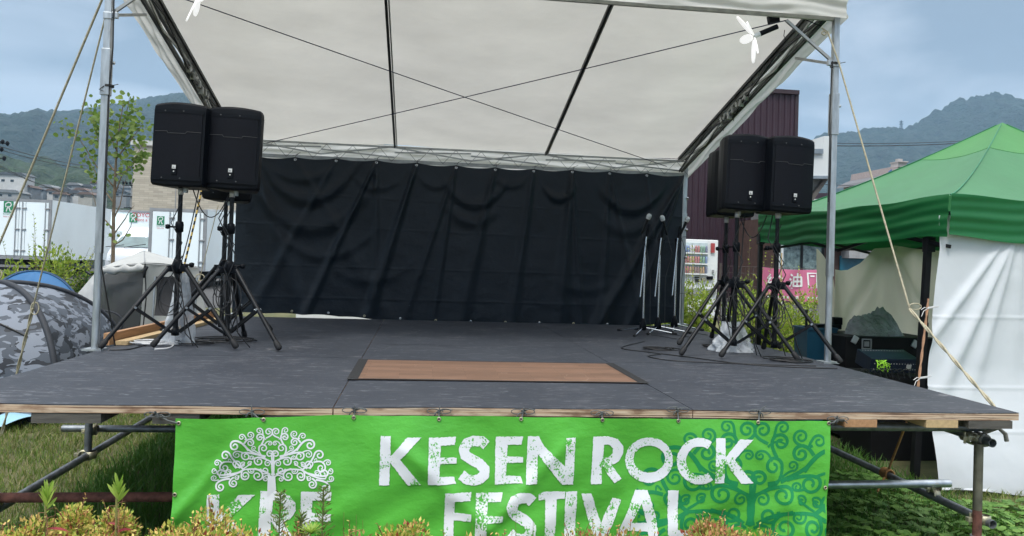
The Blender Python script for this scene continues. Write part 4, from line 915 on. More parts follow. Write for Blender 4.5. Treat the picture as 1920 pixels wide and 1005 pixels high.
for i, (u, v, y, az, (mu, mv), d, lb) in enumerate(ms):
    p = atY(u+2, v, y); mp_ = atY(mu, mv, y-.03); H = mp_.z-SZ
    o = place(ms0, f3, (p.x, y, SZ), (0, 0, R((0, -4, 8)[i]))); o['label'] = lb; o['group'] = 'chrome microphone stands'
    o.scale = (1, 1, (H-.05)/1.25)
    mic(mp_, d, ('microphone on the leftmost chrome stand, leaning right', 'microphone on the middle chrome stand, leaning left', 'microphone on the rightmost chrome stand, in front of the canopy leg')[i])
    m = MB(); tip = mp_-Vector(d).normalized()*.165; m.tube([tip, tip+Vector((.05, -.05, -.2)), Vector((p.x+.05, y-.06, 1.5)), Vector((p.x+.06, y-.05, 1.05)), Vector((p.x+.05, y-.15, SZ+.01)), Vector((p.x+.2, y-.5, SZ+.008))], .0032, 6)
    m.build('cable', cable_m, label='thin black cable hanging from the %s microphone' % ('leftmost', 'middle', 'rightmost')[i], cat='cable')

# ------------------------------------------------------------------ cables, bags
def coil(c, r, n, seed, rr=.0045, sx=1, sy=.75):
    rd = random.Random(seed); pts = []
    for i in range(n*16):
        t = i/16*2*PI; k = 1+.25*math.sin(t*.31+seed)+.05*rd.random(); pts.append(Vector((c[0]+r*k*sx*math.cos(t)+.04*math.sin(t*.17), c[1]+r*k*sy*math.sin(t)+.03*math.cos(t*.23), SZ+rr+.001+.016*(i/(n*16))+.003*rd.random())))
    return pts
def cab(name, pts, r, mat, label): m = MB(); m.tube(pts, r, 6); return m.build(name, mat, None, label, 'cable')
p = atZ(292, 646, SZ); cab('cable', coil(p, .14, 5, 1, .006), .006, whitecable, 'white cable lying coiled between the left speaker stands')
p = atZ(420, 640, SZ); cab('cable', coil(p, .2, 4, 2), .005, cable_m, 'black cable coiled under the left speaker stands')
p = atZ(362, 645, SZ); cab('cable', coil(p, .12, 4, 3), .005, cable_m, 'small black cable coil beside the clear film on the left')
p = atZ(1232, 656, SZ); cab('cable', coil(p, .13, 4, 4), .0045, cable_m, 'black cable coiled on the deck in front of the microphone stands')
p = atZ(1345, 652, SZ); cab('cable', coil(p, .14, 4, 5), .0045, cable_m, 'black cable coiled under the right speaker stands')
p = atZ(1478, 678, SZ); cab('cable', coil(p, .13, 5, 6), .0045, cable_m, 'black cable coiled beside the right canopy leg')
def deckpath(px, n=8):
    P = [atZ(u, v, SZ+.005) for u, v in px]; o = []
    for i in range(len(P)-1):
        a, b, c, d = P[max(0, i-1)], P[i], P[i+1], P[min(len(P)-1, i+2)]
        for k in range(n):
            t = k/n; o.append(.5*((2*b)+(c-a)*t+(2*a-5*b+4*c-d)*t*t+(3*b-a-3*c+d)*t**3))
    o.append(P[-1]); return o
cab('cable', deckpath([(1208, 640), (1165, 652), (1215, 660), (1280, 668), (1390, 682), (1480, 688), (1570, 691)]), .0045, cable_m, 'black cable running along the deck to the right canopy leg')
cab('cable', deckpath([(1240, 664), (1215, 668), (1260, 676), (1340, 680), (1450, 684), (1530, 686)]), .004, cable_m, 'second black cable curving along the deck below the right stands')
cab('cable', deckpath([(205, 656), (240, 655), (268, 648), (285, 643)]), .005, cable_m, 'short black cable beside the left canopy leg')
cab('cable', deckpath([(229, 641), (240, 637), (262, 636), (300, 638), (325, 643), (318, 652), (290, 655)]), .006, whitecable, 'white cable end trailing left of the white coil')
for i, (pp, lb) in enumerate((((0, 1), 'black cable drooping between the two front left loudspeakers'), ((3, 4), 'black cable drooping between the two front right loudspeakers'))):
    a, b = pp; A = Vector((stp[a].x+.05, stands[a][1]+.1, 2.16)); B = Vector((stp[b].x-.05, stands[b][1]+.1, 2.1)); m = MB()
    m.tube(sag(A, B, .22), .0045, 6); m.tube(sag(A+Vector((.06, 0, 0)), Vector((stp[a].x+.02, stands[a][1]-.03, 1.5)), .05), .0045, 6)
    m.tube([Vector((stp[b].x-.02, stands[b][1]+.05, 2.1)), Vector((stp[b].x-.09, stands[b][1]-.02, 1.9)), Vector((stp[b].x+.06, stands[b][1]-.05, 1.6)), Vector((stp[b].x-.04, stands[b][1]-.04, 1.35)), Vector((stp[b].x+.05, stands[b][1]-.1, SZ+.03))], .0045, 6)
    m.tube([Vector((stp[a].x+.03, stands[a][1], 1.6)), Vector((stp[a].x-.05, stands[a][1]-.05, 1.4)), Vector((stp[a].x+.1, stands[a][1]-.1, 1.15)), Vector((stp[a].x+.16, stands[a][1]-.1, SZ+.02))], .0045, 6); m.build('cable', cable_m, None, lb, 'cable')
def bag(name, c, h, r0, r1, label, seed, flat=1, lean=(0, 0)):
    m = MB()
    def f(u, v):
        t = u*2*PI; r = (r0+(r1-r0)*v**1.3)*(1+.25*(fbm2(u*9 if u < .999 else 0, v*5, 3, seed)-.5)+.12*math.sin(t*5+v*7+seed)*(.3+v)+.06*math.sin(t*11-v*13))
        z = h*(1-v); return (c[0]+lean[0]*v+r*math.cos(t), c[1]+lean[1]*v+r*flat*math.sin(t), c[2]+z)
    m.grid(f, 60, 40); return m.build(name, film, None, label, 'plastic film')
p = stp[0]; bag('plastic_bag', (p.x-.0, 6.28, SZ+.003), .56, .05, .13, 'clear plastic film wrapped down the rear leg of the leftmost speaker stand', 3, .7, (-.02, .02))
bg_ = atZ(1408, 668, SZ); bag('plastic_bag', (bg_.x-.02, bg_.y+.35, SZ+.003), .26, .09, .2, 'crumpled clear plastic bag lying between the right speaker stands', 6, .7)
# black gear bag / chair behind left stands
m = MB(); c = atY(328, 552, 9.2)
m.grid(lambda u, v: (c.x-.22+.44*u, 9.2+.05*math.sin(v*3), c.z-.25+.45*v), 6, 6)
cc_ = thing('camp_chair', 'dark folding camp chair behind the left speaker stands', 'chair', (c.x, 9.3, 0)); m.build('backrest', M('dark_canvas', (.03, .03, .033), .8, 0, .2, 8, .2, 90), cc_)
m = MB(); m.grid(lambda u, v: (c.x-.24+.48*u, 9.2+.45*v, .62-.03*math.sin(u*PI)), 6, 4); m.build('seat', M('dark_canvas_seat', (.03, .03, .033), .8), cc_)
for sx in (-1, 1):
    m = MB(); m.tube([(c.x+sx*.24, 9.17, .02), (c.x+sx*.23, 9.22, c.z+.2)], .011, 8); m.build('leg', steel, cc_)
    m = MB(); m.tube([(c.x-sx*.24, 9.6, .02), (c.x+sx*.24, 9.2, .62)], .011, 8); m.build('leg', steel, cc_)

# ------------------------------------------------------------------ green tent on the right
gt = thing('green_tent', 'green pop-up gazebo with white side walls beside the right of the stage', 'gazebo', (5.4, 6.9, 0))
rotg = Matrix.Rotation(R(2.7), 3, 'Z'); cen = Vector((5.41, 6.93, 0)); HB = 1.5
def gp(x, y, z): return cen+rotg @ Vector((x*HB, y*HB, z))
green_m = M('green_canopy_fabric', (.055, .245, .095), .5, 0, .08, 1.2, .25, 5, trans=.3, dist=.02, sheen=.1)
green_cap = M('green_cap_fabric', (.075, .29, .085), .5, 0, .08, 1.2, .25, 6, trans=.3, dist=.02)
def canz(t): # t 0 centre 1 edge
    return 2.25+.92*(1-t)**1.28
def face(k):
    A = k*PI/2; ca, sa = round(math.cos(A)), round(math.sin(A))
    def fn(u, v, v0, v1):
        t = v0+(v1-v0)*v; s = (-1+2*u); x, y = t, s*t; x += .19*(1-t)*ca; y -= .19*(1-t)*sa; z = canz(t)-.05*math.sin(t*PI)*(1-s*s)*1.0-.035*(1-s*s)*t**3
        z += .006*math.sin(s*11+t*5)*t*t
        return gp(x*ca-y*sa, x*sa+y*ca, z)
    return fn
for k in range(4):
    f = face(k); m = MB(); m.grid(lambda u, v: f(u, v, .30, 1), 48, 30); m.build('roof_panel', green_m, gt)
    m = MB(); m.grid(lambda u, v: f(u, v, .001, .302) + Vector((0, 0, .004)), 20, 12); m.build('roof_cap', green_cap, gt)
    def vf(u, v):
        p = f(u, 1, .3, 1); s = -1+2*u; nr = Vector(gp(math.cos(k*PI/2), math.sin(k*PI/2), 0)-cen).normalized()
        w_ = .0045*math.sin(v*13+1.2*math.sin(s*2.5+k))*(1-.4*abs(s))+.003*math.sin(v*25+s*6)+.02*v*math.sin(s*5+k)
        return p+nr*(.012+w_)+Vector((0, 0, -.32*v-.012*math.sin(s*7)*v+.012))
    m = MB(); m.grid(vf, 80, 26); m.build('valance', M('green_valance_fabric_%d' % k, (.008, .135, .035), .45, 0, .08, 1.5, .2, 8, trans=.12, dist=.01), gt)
for sx, sy in ((-1, -1), (-1, 1), (1, -1), (1, 1)):
    pts = [gp(sx*t+.19*(1-t), sy*t, canz(t)+.006) for t in np.linspace(.02, 1, 24)]; m = MB(); m.tube(pts, .006, 6); m.build('hip_seam', M('green_seam', (.008, .17, .07), .5), gt)
bl = [((-1, -1), atZ(1713, 905, 0.0), atY(1743, 448, 5.5))]
for (sx, sy) in ((-1, -1), (-1, 1), (1, -1), (1, 1)):
    a = gp(sx*.99, sy*.99, 2.2); b = gp(sx*.99, sy*.99, 0)
    if (sx, sy) == (-1, -1): b = atZ(1714, 905, 0); a = atY(1744, 440, 5.62); a.z = 2.1; a.y = 5.66; a.x += .02
    m = MB(); m.beam(b, a, .045, .045, 0, (0, 1, 0)); m.beam(Vector(b)+Vector((-.0, -.002, .0)), Vector(a)*.6+Vector(b)*.4, .054, .05, 0, (0, 1, 0)); m.box(Vector(b)+Vector((0, 0, .01)), (.12, .12, .012)); m.box(Vector(a)+Vector((0, 0, -.22)), (.07, .07, .12), bev=.006); m.build('leg', blackmetal, gt)
for k in range(4):
    A = k*PI/2; ca, sa = round(math.cos(A)), round(math.sin(A))
    if k == 3: continue
    def e(s, z): x, y = .97, s; return gp(x*ca-y*sa, x*sa+y*ca, z)
    for s0, z0, s1, z1 in ((-.97, 2.12, 0, 1.84), (0, 1.84, .97, 2.12), (-.97, 1.86, 0, 2.12), (0, 2.12, .97, 1.86)):
        m = MB(); m.beam(e(s0, z0), e(s1, z1), .014, .028); m.build('scissor_bar', blackmetal, gt)
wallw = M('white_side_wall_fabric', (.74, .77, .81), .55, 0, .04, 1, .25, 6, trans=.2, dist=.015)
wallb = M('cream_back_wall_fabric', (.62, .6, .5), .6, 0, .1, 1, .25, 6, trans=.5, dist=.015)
topL = atY(1745, 443, 5.48)
def wf(u, v):   # v 0 top
    lx = np.interp(v, [0, .12, .3, .5, .75, 1], [3.955, 3.97, 3.93, 3.90, 3.88, 3.90]); x = lx+(6.95-lx)*u; y = 5.45-(x-3.9)*.045
    z = 2.1-(2.1-.02)*v; h = 2.1-z; d = 0
    xc = 4.62
    for s, A, wk in ((-.28, .035, .045), (-.46, .045, .05), (-.75, .03, .05), (-.02, .02, .05), (.35, .03, .06), (.8, .03, .06)):
        q = (x-xc-s*h); d += A*math.exp(-(q/(wk*(.4+.8*h)))**2)*smoothstep(.02, .4, h)*(1-smoothstep(.9, 1.7, h))
    d += .018*math.sin(x*2.3+h*1.5)*v+.02*(fbm2(x*1.5, z*1.5, 3, 6)-.45)+.012*(fbm2(x*5, z*4, 3, 12)-.45)+.16*smoothstep(.55, 1, v)
    for zz, A in ((1.28, .006), (.74, .006), (.42, .006)): d += A*math.exp(-((z-zz-.01*x)/.007)**2)
    return (x, y-d, z+.02*math.sin(x*5)*(v > .99))
m = MB(); m.grid(lambda u, v: wf(u, 1-v), 200, 170); m.build('side_wall', wallw, gt)
def bw(u, v):
    x = 4.74+(6.9-4.74)*u; yy = 8.35+.1*math.sin(x*9)*.2; top = np.interp(u, [0, .05, .1, .16, .24, .34, .6, 1], [1.66, 1.65, 1.66, 1.74, 1.92, 1.96, 1.92, 1.96]); z = top+(.3-top)*v
    d = .05*math.sin(x*7+v*2)*(.3+v)+.03*math.sin(x*15-v*3)+sum(A_*math.exp(-((x-5.35-s_*v)/(.05+.12*v))**2) for A_, s_ in ((.06, -.9), (.07, -.35), (.08, .2), (.06, .75), (.05, 1.3)))
    return (x, yy-d, z)
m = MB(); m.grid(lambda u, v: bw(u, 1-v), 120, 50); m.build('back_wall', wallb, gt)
def bw2(u, v):
    P0 = atY(1528+34*u, 452+(14+75*u*u)*1, 8.38); x = P0.x+.08*v*u; z = P0.z+(.55-P0.z)*v; x = atY(1531, 452, 8.38).x+ (u*.9 + .45*v)*.26; return (x, 8.38+.03*math.sin(u*6+v*4), z)
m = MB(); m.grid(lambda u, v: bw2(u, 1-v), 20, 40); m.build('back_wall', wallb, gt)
for v, lb in ((578, 'upper'), (708, 'lower')):
    c = atY(1738 if v < 600 else 1724, v, 5.42); m = MB()
    for j in range(3): m.tube([c+Vector((-.03, -.05, .004*j)), c+Vector((.02, -.06, .01+.004*j)), c+Vector((.075, -.03, .018))], .004, 6)
    m.tube([c+Vector((-.03, -.05, 0)), c+Vector((-.07, -.06, -.02)), c+Vector((-.085, -.06, -.06))], .003, 5); m.tube([c+Vector((-.03, -.05, 0)), c+Vector((-.06, -.06, .01)), c+Vector((-.09, -.06, -.01))], .003, 5)
    m.build('white_string', whitecable, gt)
m = MB(); a, b = atY(1741, 560, 5.42), atY(1721, 727, 5.42); twist(m, a, b, .006, .007); m.build('rope', M('pink_rope', (.5, .28, .17), .9, 0, .2, 40, .6, 200), label='pinkish rope hanging down the near leg of the green gazebo', cat='rope')

# gear under the gazebo
case_m = M('black_case', (.006, .006, .007), .6, 0, .2, 12, .2, 90, spec=.2)
ec = thing('equipment_case', 'big black flight case with metal latches under the green gazebo', 'flight case', (4.6, 7.2, 0))
MB().box((4.62, 7.35, .52), (.98, .7, .98), bev=.01).build('body', case_m, ec)
for u, v in ((1603, 637), (1715, 645)):
    c = atY(u, v, 6.985); MB().box(c, (.055, .02, .075), Matrix.Rotation(.5, 3, 'Y'), bev=.006).build('latch', steel, ec)
c = atY(1625, 645, 6.985)
m = MB(); 
for dx, dz, wx, wz in ((0, .045, .1, .012), (0, -.045, .1, .012), (-.045, 0, .012, .078), (.045, 0, .012, .078)): m.box(c+Vector((dx, 0, dz)), (wx, .012, wz))
m.box(c, (.05, .008, .05)); m.build('handle_plate', greyframe, ec)
mbx = MB(); c0 = atY(1635, 602, 7.25)
def lump(u, v):
    t = u*2*PI; a = v*PI; r = 1+.18*(fbm2(u*8 if u < .999 else 0, v*6, 3, 3)-.5)+.05*math.sin(t*7+v*9)
    return (c0.x+.27*r*math.sin(a)**.7*math.cos(t), c0.y+.2*r*math.sin(a)**.7*math.sin(t), 1.01+.115*(1+math.cos(a))*r*(1+.22*math.cos(t)) )
def bund(u, v):
    x = -.27+.56*u; h = float(np.interp(u, [0, .06, .15, .45, .56, .66, .8, .93, 1], [0, .1, .165, .19, .22, .265, .2, .06, 0])); e = 2*v-1
    z = h*(1-abs(e)**2.2)*(1+.2*(fbm2(u*9, v*7, 4, 3)-.5)+.16*abs(math.sin(u*23+v*9))-.1*abs(math.sin(u*11-v*17))); return (c0.x+x+.02*math.sin(v*9), c0.y+.2*e*(.5+.5*math.sin(u*PI)), 1.012+z)
mbx.grid(bund, 70, 40); mbx.build('covered_bag', M('grey_plastic_cover', (.2, .21, .21), .22, 0, .35, 8, .9, 30, dist=.03), None, 'grey plastic-wrapped bundle lying on top of the black flight case', 'bundle')
lc = thing('low_case', 'low black case under the gazebo carrying the blue mixer', 'flight case', (4.3, 6.4, 0)); MB().box((4.32, 6.5, .37), (.75, .5, .74), bev=.01).build('body', case_m, lc)
m = MB(); m.box((4.32, 6.24, .5), (.12, .02, .03), bev=.004); m.build('handle', steel, lc)
mx_ = thing('mixer', 'dark blue stage mixer with rows of sockets on the low black case', 'mixer', (4.3, 6.3, .74))
A = atY(1625, 668, 6.3); B = atY(1713, 703, 6.3); cx_, w_ = (A.x+B.x)/2, (B.x-A.x)
rotm = Matrix.Rotation(R(14), 3, 'X'); MB().box((cx_, 6.35, .86), (w_, .24, .13), rotm, bev=.006).build('chassis', M('navy_metal', (.006, .014, .035), .45, .3, .2, 10, .1, 80), mx_)
for j in range(3):
    m = MB()
    for i in range(16): m.lathe([(.0, .004), (.004, .003), (.005, 0)], Vector((cx_, 6.35, .86))+rotm @ (Vector((-w_/2+.03+i*(w_-.06)/15, .08, .066)) if j == 2 else Vector((-w_/2+.03+i*(w_-.06)/15, -.122, -.03+.05*j))), 8, mat=rotm if j == 2 else rotm @ Matrix.Rotation(PI/2, 3, 'X'))
    m.build('socket_row', greyframe, mx_)
m = MB(); m.box(Vector((cx_+.13, 6.35, .86))+rotm @ Vector((0, -.122, -.01)), (.045, .004, .05), rotm); m.build('white_label', badge_m, mx_)
m = MB(); q = atY(1652, 682, 6.15)
for k in range(9):
    a = k*.7; m.tube([q+Vector((.05*math.sin(a), 0, .03)), q+Vector((.06*math.cos(a*1.7), -.04, -.01*k/3)), q+Vector((.05*math.sin(a*2.3), -.02, -.07*hsh(k)))], .004, 5)
m.build('neon_strap', M('neon_green', (.28, .6, .03), .6, 0, .1, 5, 0), None, 'neon green strap tangled over the front of the blue mixer', 'strap')
m = MB()
for k in range(10):
    q = atY(1600+k*11, 692+6*hsh(k), 6.05); m.tube([q, q+Vector((.07, .02, .03*hsh(k))), q+Vector((.15, .0, -.06)), q+Vector((.2, .1, -.02))], .0045, 5)
m.build('cable', cable_m, None, 'tangle of black cables in front of the blue mixer', 'cable')
b_ = thing('blue_bin', 'blue plastic bin standing between the stage and the black flight case', 'bin', (4.1, 7.5, 0)); A = atY(1506, 614, 7.5); B = atY(1541, 614, 7.5); xm = (A.x+B.x)/2+.03; wb = (B.x-A.x)+.12
bin_m = M('blue_plastic', (.008, .06, .11), .45, 0, .1, 5, .05)
m = MB(); z1 = A.z
q = []
for z, s in ((.02, .8), (z1, 1)): q += [(xm-wb/2*s, 7.5-.14*s, z), (xm+wb/2*s, 7.5-.14*s, z), (xm+wb/2*s, 7.5+.14*s, z), (xm-wb/2*s, 7.5+.14*s, z)]
m.add(q, [(0, 1, 5, 4), (1, 2, 6, 5), (2, 3, 7, 6), (3, 0, 4, 7), (0, 3, 2, 1)]); m.build('body', bin_m, b_)
m = MB()
for a, b in (((-1, -1), (1, -1)), ((1, -1), (1, 1)), ((1, 1), (-1, 1)), ((-1, 1), (-1, -1))): m.beam((xm+a[0]*wb/2, 7.5+a[1]*.14, z1), (xm+b[0]*wb/2, 7.5+b[1]*.14, z1), .022, .022)
m.build('rim', bin_m, b_)
m = MB(); c = atY(1512, 590, 7.6); m.tube([c+Vector((0, 0, -.25)), c+Vector((0, 0, .02))], .012, 8); m.tube([c+Vector((0, 0, .02)), c+Vector((0, 0, .05))], .016, 8); m.build('black_rod', blackmetal, None, 'short black rod standing upright behind the blue bin', 'rod')
m = MB(); c = atY(1550, 612, 7.55); m.box(c, (.26, .14, .05), bev=.01); m.box(c+Vector((.1, 0, .06)), (.1, .1, .08), bev=.01); m.build('black_adapter_box', plastic, None, 'small black box on the left end behind the flight case', 'box')

# ------------------------------------------------------------------ left: tents
c0 = atY(2, 527, 8.45); Rr, Ht = 1.38, 1.24
camo = thing('camouflage_tent', 'grey camouflage dome tent standing left of the stage', 'tent', (c0.x, 8.45, 0)); az0 = R(-43)
def dome(cx, cy, Rr, Ht, az0, u0, off=0):
    def f(u, v):
        a = (u0+u)*PI/2; ph = (a % (PI/2))-PI/4; sq = math.cos(PI/4)/max(.01, math.cos(ph)); e = v   # v: 0 apex,1 base
        th = e*PI/2; rr = math.sin(th)**.92; z = math.cos(th)**.85 if th < PI/2-1e-6 else 0
        k = sq+(1-sq)*(.12+.25*(1-e)**2); r = Rr*rr*k*(1+off)
        wr = .008*math.sin(a*14+v*9)*math.sin(ph*2+PI/2)
        return (cx+(r+wr)*math.cos(a+az0), cy+(r+wr)*math.sin(a+az0), Ht*z*(1+off)*(1-.05*math.cos(ph*2)*math.sin(th*2)))
    return f
cm = camo_mat()
for k in range(4): f = dome(c0.x, 8.45, Rr, Ht, az0, k); m = MB(); m.grid(lambda u, v: f(u, 1-v), 34, 30); m.build('panel', cm, camo)
sleeve = M('dark_sleeve', (.022, .026, .035), .7, 0, .15, 10, .3, 90)
for k in range(4):
    f = dome(c0.x, 8.45, Rr, Ht, az0, k); m = MB(); m.tube([Vector(f(0, v))+Vector((0, 0, .006)) for v in np.linspace(0, 1, 28)], [.03]*28, 8); m.build('pole_sleeve', sleeve, camo)
f = dome(c0.x, 8.45, Rr, Ht, az0, 3); m = MB(); m.tube([Vector(f(u, .42+.28*(2*u-1)**2*.9))+Vector((0, -.012, 0)) for u in np.linspace(.12, .92, 24)], .008, 6); m.build('zip', inkblack, camo)
cb = atY(64, 514, 10.6); blue_t = thing('blue_tent', 'blue dome tent peeking out behind the camouflage tent', 'tent', (cb.x, 10.6, 0))
bm2 = M('blue_tent_fabric', (.012, .12, .3), .5, 0, .1, 3, .1, 20, trans=.15)
for k in range(4): f = dome(cb.x, 10.6, .95, 1.3, R(-20), k); m = MB(); m.grid(lambda u, v: f(u, 1-v), 20, 20); m.build('panel', bm2, blue_t)
for k in range(4): f = dome(cb.x, 10.6, .95, 1.3, R(-20), k); m = MB(); m.tube([Vector(f(0, v))+Vector((0, 0, .004)) for v in np.linspace(0, 1, 20)], .012, 6); m.build('pole_sleeve', M('blue_sleeve', (.006, .05, .13), .6), blue_t)
# white tent with mesh door
wt = thing('white_tent', 'off-white cabin tent with a dark mesh door behind the left canopy leg', 'tent', (atY(270, 600, 11).x, 11.3, 0))
wt_m = M('off_white_tent_fabric', (.46, .47, .46), .7, 0, .06, 3, .4, 14, trans=.2, dist=.02); mesh_m = mesh_mat()
def quad(m, P, n=12, amp=.02, seed=0):
    A, B, Cc, D = [Vector(p) for p in P]; nr = (B-A).cross(D-A).normalized()
    m.grid(lambda u, v: A.lerp(B, u).lerp(D.lerp(Cc, u), v)+nr*amp*(fbm2(u*5+seed, v*4, 3, seed)-.5+.25*math.sin(v*22+u*5)*u*(1-u))*4*min(1, 4*min(u, 1-u)+.1), n, n)
def W(u, v, y): return atY(u, v, y)
yf = 10.8
TL, TR = W(192, 500, yf+.3), W(272, 492, yf); TRR = W(372, 500, yf+.5); PK = W(270, 470, yf+1.3); BLl = W(118, 612, yf+.4); BL0 = BLl.copy(); BL0.z = 0
TLb = W(190, 508, yf+.3)
m = MB(); quad(m, [W(117, 585, yf+.3), W(165, 640, yf-.2), W(188, 520, yf+.25), W(178, 512, yf+.5)], seed=1); bLo = W(60, 640, yf); 
m.build('side_wall', wt_m, wt)
def flo(p, x=0, y=0): q = p.copy(); q.z = 0; q.x += x; q.y += y; return q
m = MB(); quad(m, [flo(TR, -.05), flo(TRR, .25), TRR, TR], seed=2, amp=.035); m.build('front_wall', wt_m, wt)
m = MB(); quad(m, [flo(W(150, 640, yf-.1)), flo(TR, -.06), W(270, 508, yf), W(192, 514, yf+.25)], seed=3, amp=.02); m.build('mesh_door', mesh_m, wt)
m = MB(); quad(m, [flo(W(118, 600, yf+.8), -.1, .2), flo(W(150, 640, yf-.1), -.02), W(191, 514, yf+.25), W(176, 516, yf+.8)], seed=4, amp=.02); m.build('side_wall', wt_m, wt)
bkl = W(170, 530, yf+2.6); bkr = W(372, 522, yf+2.8)
m = MB(); quad(m, [TL, TR, PK, PK+Vector((-.02, .02, 0))], seed=5, amp=.008); quad(m, [TR, TRR, PK+Vector((.02, .02, 0)), PK], seed=6, amp=.008); quad(m, [TRR, bkr, bkl, PK], seed=7, amp=.0); quad(m, [PK, bkl, TL+Vector((-.1, 1, 0)), TL], seed=8, amp=0); m.build('roof', wt_m, wt)
m = MB(); m.tube([TR+Vector((0, -.01, .01)), TR.lerp(PK, .5)+Vector((0, 0, -.0)), PK], .006, 5); m.tube([TL+Vector((0, -.02, -.015)), TR+Vector((0, -.02, -.015)), TRR+Vector((0, -.02, -.015))], .007, 5); m.build('roof_seam', greyframe, wt)
for q_ in ((165, 512), (134, 544), (153, 580)):
    m = MB(); m.beam(W(q_[0]-4, q_[1]-3, yf+.1), W(q_[0]+5, q_[1]+3, yf+.08), .03, .02); m.build('strap', blackmetal, wt)
m = MB(); quad(m, [flo(TRR, .25), flo(bkr, .3), bkr, TRR], seed=9); quad(m, [flo(bkl, -.4), flo(bkr, .3), bkr, bkl], seed=9); m.build('back_wall', wt_m, wt)
m = MB(); pts = [W(180+9*i, 509-.6*i+2*math.sin(i*1.9), yf-.02-.0*i) for i in range(11)]; m.tube(pts, [.05+.014*math.sin(i*2.3) for i in range(11)], 10); m.build('rolled_flap', wt_m, wt)
m = MB(); m.tube([W(272, 494, yf-.02), W(274, 560, yf-.03), flo(W(262, 640, yf-.02))], .008, 6); m.tube([W(276, 500, yf-.03), W(272, 508, yf-.06), W(270, 520, yf-.03)], .02, 6); m.build('tent_pole', blackmetal, wt)
for (u0, u1, v0, v1) in ((163, 222, 600, 640), ):
    m = MB(); cc = W(192, 606, yf-.1); m.tube([cc+Vector((.26*math.cos(t), -.02, .17*abs(math.sin(t))**.8*(1 if math.sin(t) > 0 else -1))) for t in np.linspace(0, 2*PI, 30)], .012, 6); m.build('mesh_window_rim', sleeve, wt)
m = MB(); m.grid(lambda u, v: W(218+20*u, 565+60*v, yf+.3), 4, 4); m.build('cabin_box', greyframe, wt)
stripe_m, N, L, b = newmat('striped_rope_fibre'); wv = N.new('ShaderNodeTexWave'); wv.bands_direction = 'Z'; wv.inputs['Scale'].default_value = 3.4; tcx = N.new('ShaderNodeTexCoord'); L.new(tcx.outputs['Object'], wv.inputs['Vector'])
rr_ = ramp(N, L, wv.outputs[0], [(0, (.01, .01, .01)), (.5, (.55, .38, .1))], 'CONSTANT'); L.new(rr_.outputs[0], b.inputs['Base Color']); b.inputs['Roughness'].default_value = .8
m = MB(); m.tube([atY(384, 330, 9.9), atY(364, 420, 9.8), atY(343, 508, 9.7), atY(338, 530, 9.7)], .012, 8); m.build('striped_rope', stripe_m, None, 'black and yellow striped rope behind the left speaker stands', 'rope')
m = MB(); kq = atY(375, 520, 9.6); m.tube([atY(409, 385, 9.5), kq], .005, 6); m.tube([kq+Vector((.05*math.cos(t), 0, .04*math.sin(t))) for t in np.linspace(0, 9, 26)], .006, 6); m.tube([kq, atY(365, 560, 9.7)], .008, 6); m.build('guy_rope', rope_m, None, 'thin beige rope with a knotted loop behind the left speaker stands', 'rope')
# tarp scrap
m = MB(); pq = [atZ(-60, 800, .03), atZ(4, 812, .03), atZ(30, 808, .03), atZ(80, 793, .03), atZ(78, 770, .03), atZ(-60, 770, .03)]
m.grid(lambda u, v: (pq[0].lerp(pq[3], u)*(1-v)+pq[5].lerp(pq[4], u)*v)+Vector((0, -.25*math.sin(u*PI)*(1-v), .03*math.sin(u*9+v*4)+.05)), 24, 10); m.build('blue_tarp', M('light_blue_tarp', (.32, .55, .68), .5, 0, .1, 4, .3, 30), None, 'light blue tarpaulin on the grass seen below the left end of the stage', 'tarpaulin')

# ------------------------------------------------------------------ vegetation
def leafcloud(mb, centers, n, size, asp=.5, up=.3, rnd=random):
    for (c, rx, ry, rz) in centers:
        for _ in range(n):
            d = Vector((rnd.gauss(0, 1), rnd.gauss(0, 1), rnd.gauss(0, 1))).normalized(); r = rnd.random()**.42
            p = Vector((c[0]+d.x*rx*r, c[1]+d.y*ry*r, c[2]+d.z*rz*r)); s = size*rnd.uniform(.6, 1.3)
            t = (d+Vector((rnd.uniform(-.8, .8), rnd.uniform(-.8, .8), rnd.uniform(-.5, .8)+up))).normalized(); x, y = ortho(t); a = rnd.uniform(0, PI); x = x*math.cos(a)+y*math.sin(a); b = t.cross(x)
            mb.add([p, p+t*s*.4+x*s*asp*.5+b*s*.08, p+t*s, p+t*s*.4-x*s*asp*.5+b*s*.08], [(0, 1, 2, 3)])
spirea = leafmat('spirea_leaves', [(0, (.16, .3, .04)), (.35, (.46, .54, .08)), (.6, (.86, .72, .2)), (.88, (.82, .5, .2)), (.93, (.45, .13, .06)), (1, (.25, .04, .03))], trans=.3)
spirea2 = leafmat('spirea_leaves_red', [(0, (.2, .32, .05)), (.4, (.5, .5, .12)), (.75, (.72, .36, .18)), (1, (.4, .07, .06))], trans=.3)
greenl = leafmat('shrub_leaves', [(0, (.14, .25, .02)), (.5, (.3, .42, .04)), (1, (.48, .55, .10))], trans=.4)
darkl = leafmat('dark_shrub_leaves', [(0, (.03, .09, .02)), (.5, (.06, .15, .03)), (1, (.12, .22, .05))], trans=.3)
stem_m = M('twigs', (.2, .09, .05), .8)
def lance(m, base, d, ln, wd, droop=0, tw=0):
    d = Vector(d).normalized(); x, y = ortho(d); x = x*math.cos(tw)+y*math.sin(tw); n = 5; L_, R_ = [], []
    for i in range(n+1):
        t = i/n; p = Vector(base)+d*ln*t+Vector((0, 0, -droop*t*t)); h = wd*.5*math.sin(min(1, t*1.15+.08)*PI)**.8 if t < .98 else 0; L_.append(p+x*h); R_.append(p-x*h)
    m.add(L_+R_, [(i, i+1, n+2+i, n+1+i) for i in range(n)])
